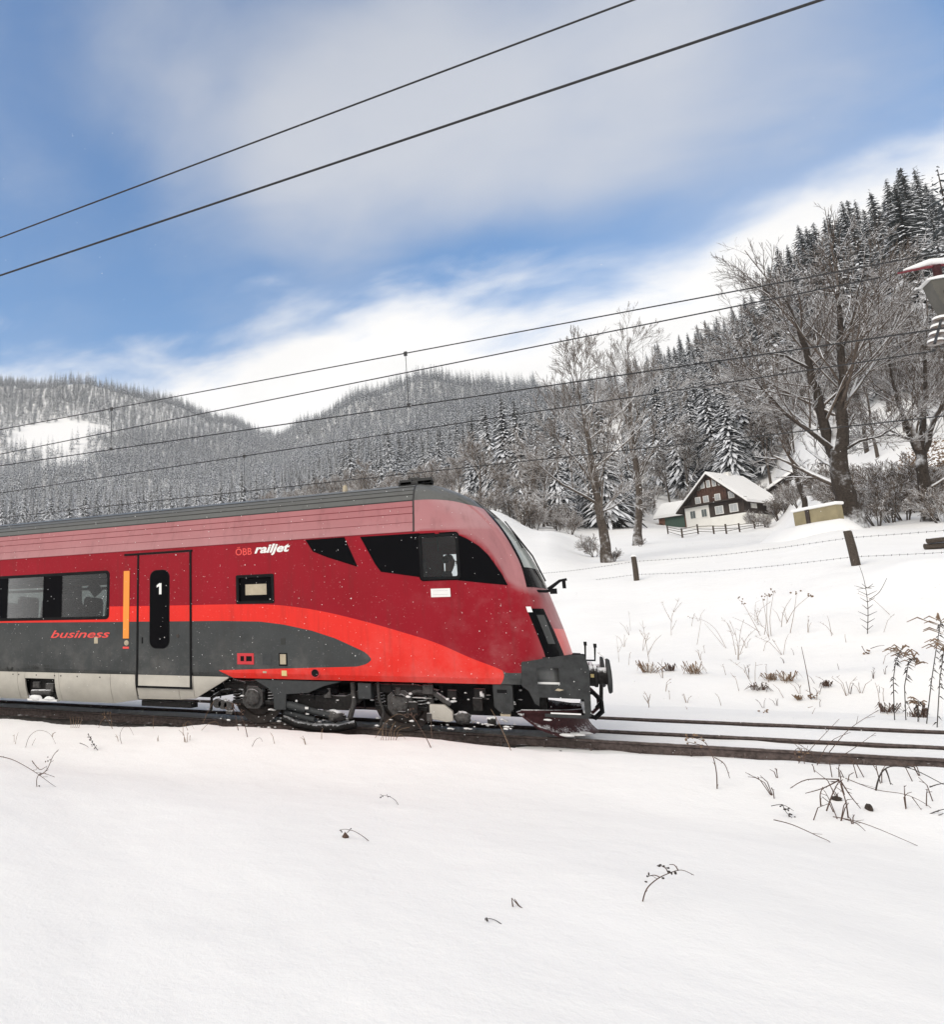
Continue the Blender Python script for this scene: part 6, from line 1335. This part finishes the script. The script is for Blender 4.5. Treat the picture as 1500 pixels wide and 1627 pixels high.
# goldenrod at the right edge
def goldenrod(label, base, stem, plume, seed):
    g_ = random.Random(seed); B = ghit(*base); Y = float(B[1]); root = empty('goldenrod', tuple(B)); tag(root, label, 'plant'); P = [np.array(aty(p[0], p[1], Y)) - B for p in stem]
    m = MB(); m.tube(P, .0085, 6, True, .005); m.build('stem', 'dryd', root, 60); H = np.linalg.norm(P[-1] - P[0]); m = MB()
    for k_ in range(30):
        u = .25 + .75 * g_.random() ** .7; i = min(len(P) - 2, int(u * (len(P) - 1))); c = P[i] + (P[i + 1] - P[i]) * (u * (len(P) - 1) - i); a = g_.uniform(0, 6.28); l = g_.uniform(.05, .10); d = np.array([math.cos(a) * .55, math.sin(a) * .55, -.85]); s_ = np.array([-math.sin(a), math.cos(a), 0]) * .005
        q = c + np.array([math.cos(a), math.sin(a), .1]) * l * .3; m.add([c, q + s_, q + d * l, q - s_], [(0, 1, 2), (0, 2, 3)])
    m.build('leaves', 'dryd', root)
    if plume:
        m = MB()
        for k_ in range(16):
            a = g_.uniform(0, 6.28); l = H * g_.uniform(.05, .13); c = P[-1] + np.array([0, 0, -g_.random() * H * .10]); d = np.array([math.cos(a), math.sin(a) * .6, .55]); e = c + d * l; f_ = e + np.array([math.cos(a), math.sin(a) * .6, -.5]) * l * .5; m.tube([c, e, f_], [.003, .012, .006], 5)
        m.build('plume', 'drytan', root, 60)
goldenrod('goldenrod stalk with feathery plume, leftmost of the stalks by the rails', (1428, 1200), [(1428, 1202), (1422, 1140), (1420, 1080), (1424, 1050), (1433, 1030)], True, 1)
goldenrod('goldenrod stalk with drooping plume, second from the left by the rails', (1446, 1200), [(1446, 1202), (1440, 1140), (1438, 1090), (1444, 1055), (1452, 1044)], True, 2)
goldenrod('short goldenrod stalk between the taller ones by the rails', (1459, 1204), [(1459, 1206), (1459, 1160), (1460, 1112)], True, 3)
goldenrod('tall goldenrod stalk with leafy top at the right picture edge', (1470, 1206), [(1470, 1208), (1473, 1150), (1481, 1080), (1490, 1020), (1496, 985)], True, 4)
goldenrod('tall goldenrod stalk, cut by the right picture edge', (1488, 1210), [(1488, 1212), (1490, 1150), (1494, 1080), (1502, 1020)], True, 6)
# weeds on the bank
def weed(label, base, polys, r=.006, **k): return plant('bank_weed', label, base, polys, r, k.pop('mat', 'drytan'), **k)
weed('thin branching weed on the bank above the brown tufts', (1067, 1010), [[(1067, 1010), (1068, 980), (1080, 950)], [(1068, 988), (1058, 970), (1052, 955)], [(1071, 972), (1084, 956)], [(1068, 1000), (1076, 984)]], side=6)
weed('forked weed growing from the first brown tuft beside the buffers', (1032, 1052), [[(1032, 1054), (1026, 1016), (1021, 985)], [(1030, 1040), (1040, 1020), (1052, 1008)], [(1026, 1016), (1016, 1000)], [(1026, 1020), (1032, 1004)]], side=5)
weed('faint small weed on the bank right of the train nose', (984, 1052), [[(984, 1052), (982, 1030), (980, 1010)], [(983, 1036), (990, 1022)]], .004, side=4)
weed('faint weed on the bank above the buffers', (1002, 1002), [[(1002, 1002), (1001, 985), (999, 970)]], .004, side=4)
weed('umbel weed, middle one of the group on the bank', (1222, 1012), [[(1222, 1012), (1219, 980), (1220, 945)], [(1226, 1010), (1224, 980), (1230, 940)], [(1215, 1008), (1218, 985), (1212, 950)]], .007, berries=[((1220, 943), 6), ((1230, 938), 6), ((1212, 948), 4)], rb=.02)
weed('umbel weed, right one of the group on the bank', (1256, 1006), [[(1256, 1006), (1262, 975), (1266, 945)], [(1250, 990), (1264, 966), (1286, 947)], [(1242, 996), (1246, 970), (1258, 950)]], .007, berries=[((1266, 943), 6), ((1287, 946), 6)], rb=.022)
weed('umbel weed bending left in the group on the bank', (1208, 1010), [[(1210, 1012), (1196, 985), (1182, 960), (1174, 952)], [(1208, 1004), (1186, 990), (1164, 980)]], .006, berries=[((1182, 958), 5), ((1174, 952), 4)], rb=.018)
weed('long arching stems on the bank left of the umbel weeds', (1155, 1030), [[(1155, 1031), (1138, 1000), (1118, 985), (1098, 981)], [(1108, 1024), (1112, 1000), (1115, 980)], [(1152, 1028), (1134, 1006), (1120, 990)]], .005, berries=[((1098, 981), 4)], rb=.012)
weed('bushy pale weed on the bank below the umbel weeds', (1173, 1048), [[(1173, 1048), (1172, 1018), (1160, 985)], [(1174, 1048), (1176, 1010), (1182, 984)], [(1170, 1040), (1164, 1010), (1156, 990)], [(1176, 1040), (1186, 1015), (1200, 1000)]], .006, side=6)
weed('sapling with short whorled twigs below the leaning fence post', (1379, 1007), [[(1379, 1007), (1380, 970), (1377, 938), (1372, 915), (1366, 898)]] + [[(1379, 1000 - k_ * 11), (1379 + s * (9 + 3 * (k_ % 3)), 998 - k_ * 11 - 5)] for k_ in range(7) for s in (-1, 1)] + [[(1382, 952), (1398, 940), (1410, 918)], [(1376, 935), (1358, 930)], [(1376, 934), (1390, 931)], [(1374, 934), (1362, 936)], [(1376, 933), (1386, 935)]], .009, mat='wood')
weed('straight bare stick standing on the bank above the rails', (1290, 1112), [[(1290, 1113), (1283, 1070), (1274, 1027)], [(1290, 1110), (1284, 1106)], [(1290, 1108), (1297, 1104)]], .010, mat='dry', berries=[((1290, 1108), 6)], rb=.02)
weed('slanting stem on the bank below the straight stick', (1278, 1158), [[(1278, 1160), (1288, 1140), (1296, 1124)], [(1284, 1124), (1292, 1122)]], .006)
weed('small leafy weed beside the far rail in mid bank', (1206, 1150), [[(1206, 1150), (1212, 1138), (1216, 1128)], [(1208, 1146), (1209, 1134)], [(1212, 1140), (1220, 1130)]], .009, berries=[((1216, 1130), 5), ((1210, 1134), 4)], rb=.02)
weed('small weed beside the far rail below the brown tufts', (1097, 1148), [[(1097, 1148), (1094, 1132), (1090, 1122)], [(1096, 1142), (1101, 1130)]], .006, side=4)
weed('pinkish leafy weed on the lower bank near the train nose', (1032, 1130), [[(1032, 1130), (1030, 1110), (1024, 1098)], [(1031, 1118), (1022, 1104)], [(1031, 1114), (1034, 1102)]], .008, side=4)
weed('stem with dark hooked tip below the sapling on the bank', (1384, 1038), [[(1370, 1026), (1376, 1036), (1386, 1040)], [(1384, 1030), (1396, 1026), (1406, 1025)]], .008, mat='dry', berries=[((1378, 1036), 6)], rb=.022)
plant('grass_tuft', 'grass tuft poking out behind the far rail by the plough', (966, 1142), [[(956 + k_ * 4, 1143), (954 + k_ * 4.5, 1134), (953 + k_ * 5, 1129 + abs(k_ - 2) * 2)] for k_ in range(6)], .012, 'drytan', cat='grass', dy=-.2)
def tuft(label, px, py, w, h, seed, mat='drytan'):
    g_ = random.Random(seed); B = ghit(px, py); zc = prj(B)[2]; W_ = w / FPX * zc; H_ = h / FPX * zc; m = MB()
    for k_ in range(24):
        a = g_.uniform(-1, 1); b = g_.uniform(-.6, .6); p = np.array([a * W_ * .45, b * W_ * .5 - .05, 0]); q = p + np.array([a * W_ * .3 + g_.gauss(0, .2) * W_, g_.uniform(-.4, .2) * W_, H_ * g_.uniform(.4, 1.1)]); e = q + np.array([g_.uniform(-.4, .4) * W_, -.1 * W_, -H_ * g_.uniform(.3, .9)]); m.tube([p, q, e], [.006, .008, .003], 4)
    o = m.build('dead_tuft', mat); o.location = tuple(B); tag(o, label, 'tuft')
    if True:
        m = MB(); m.blob((0, .12 * W_, H_ * .35), W_ * .42, W_ * .3, H_ * .42, seed, 10, 6); c = m.build('snow_cushion', 'snow', o, 60)
tuft('dead brown tuft on the bank, first one beside the buffers', 1032, 1068, 21, 18, 1); tuft('darkest dead tuft on the bank, second from the buffers', 1064, 1066, 12, 12, 2, 'dry'); tuft('dead tan tuft on the bank, third from the buffers', 1103, 1070, 18, 18, 3)
tuft('dead tuft low on the middle bank, left of three', 1204, 1096, 20, 12, 4, 'dry'); tuft('dead tuft on the middle bank between two others', 1226, 1080, 14, 10, 5); tuft('dead tuft under a weed on the middle bank, right of three', 1250, 1082, 18, 16, 6)
tuft('small dead tuft alone on the bank right of the straight stick', 1314, 1090, 7, 9, 7, 'dry'); tuft('dead tuft behind the goldenrod, left one', 1410, 1132, 17, 14, 8, 'dry'); tuft('dead tuft behind the goldenrod, right one', 1461, 1144, 14, 23, 9, 'dry'); tuft('tiny dead tuft beside the straight stick on the bank', 1270, 1112, 7, 7, 10)
# fine stalks strewn over the bank and round the brambles
wg = random.Random(17)
def stalks(n, area, lb, gr, hr, mat):
    for k_ in range(n):
        px, py = wg.uniform(*area[0]), wg.uniform(*area[1]); B = ghit(px, py); zc = prj(B)[2]; root = empty('dry_stalk', tuple(B)); tag(root, lb, 'plant', gr); m = MB(); h0 = wg.uniform(*hr)
        for j in range(wg.choice((1, 1, 2, 3))):
            a = wg.uniform(0, 6.28); ln = h0 * wg.uniform(.5, 1.1); le = wg.uniform(.1, .8); d = np.array([math.cos(a) * le, math.sin(a) * le, 1.0]); p1 = d * ln * .55 + np.array([0, 0, .02]); p2 = p1 + (d * np.array([1.5, 1.5, .7]) + np.array([wg.gauss(0, .2), 0, 0])) * ln * .45; m.tube([(0, 0, -.05), tuple(p1), tuple(p2)], [.0045, .004, .0022], 4)
            for q in range(wg.randrange(0, 5)):
                u = wg.uniform(.3, 1); c = p1 + (p2 - p1) * u; m.tube([tuple(c), tuple(c + np.array([wg.gauss(0, 1), wg.gauss(0, 1), wg.uniform(0, 1.2)]) * ln * .10)], [.003, .002], 4)
        m.build('stem', mat, root, 60)
stalks(46, ((960, 1420), (960, 1125)), 'fine dry stalk poking through the snow of the bank', 'fine stalks on the bank', (.18, .7), 'drytan')
stalks(16, ((1180, 1420), (1040, 1130)), 'low dry stalk among the dead tufts of the bank', 'low stalks among the tufts', (.12, .35), 'dry')
stalks(22, ((1230, 1500), (1225, 1320)), 'fine dry stem between the brambles at lower right', 'fine stems between the brambles', (.06, .28), 'dry')
stalks(14, ((20, 700), (1165, 1185)), 'fine dry stem on the snow edge before the train', 'fine stems before the train', (.06, .22), 'drytan')
# ------------------------------------------------------------------ falling snow
N = 2100; sx = nrs.uniform(-60, 1560, N); sy = np.where(nrs.uniform(0, 1, N) < .06, nrs.uniform(60, 700, N), nrs.uniform(640, 1250, N)); dd_ = 2.5 + nrs.uniform(0, 1, N) ** .6 * 10.5
C_ = np.array([CC + ray(a, b) / FPX * d for a, b, d in zip(sx, sy, dd_)]); rad = nrs.uniform(.002, .0046, N) * (.5 + dd_ / 13)
g0 = ground(C_[:, 0], C_[:, 1]); k0 = (C_[:, 2] > g0 + .05) & (C_[:, 1] < 12.0); C_ = C_[k0]; rad = rad[k0]; N = len(C_)
oct_ = np.array([[1, 0, 0], [-1, 0, 0], [0, 1, 0], [0, -1, 0], [0, 0, 1], [0, 0, -1.0]]); of = np.array([[0, 2, 4], [2, 1, 4], [1, 3, 4], [3, 0, 4], [2, 0, 5], [1, 2, 5], [3, 1, 5], [0, 3, 5]])
V = (C_[:, None, :] + oct_[None] * rad[:, None, None]).reshape(-1, 3); F = (of[None] + (np.arange(N) * 6)[:, None, None]).reshape(-1, 3)
o = link('snowflakes', np_mesh('snowflakes', V, F), 'white'); tag(o, 'small snowflakes drifting through the air before the train', 'snow', kind='stuff')

# ------------------------------------------------------------------ winter air
HZ = MB(); HZ.box(-2950, 2950, -2950, 2950, -2.2, 760); hz_ = HZ.build('haze', None); hz_['kind'] = 'stuff'; tag(hz_, 'thin pale winter haze filling the valley', 'haze')
hm = bpy.data.materials.new('haze_air'); hm.use_nodes = True; q = NT(hm.node_tree); q.n.clear(); ho = q.node('ShaderNodeOutputMaterial'); pv = q.node('ShaderNodeVolumePrincipled'); pv.inputs['Color'].default_value = (.93, .94, .95, 1); pv.inputs['Density'].default_value = 0.00013; pv.inputs['Anisotropy'].default_value = 0.2
q.l.new(pv.outputs[0], ho.inputs['Volume']); hz_.data.materials.append(hm)
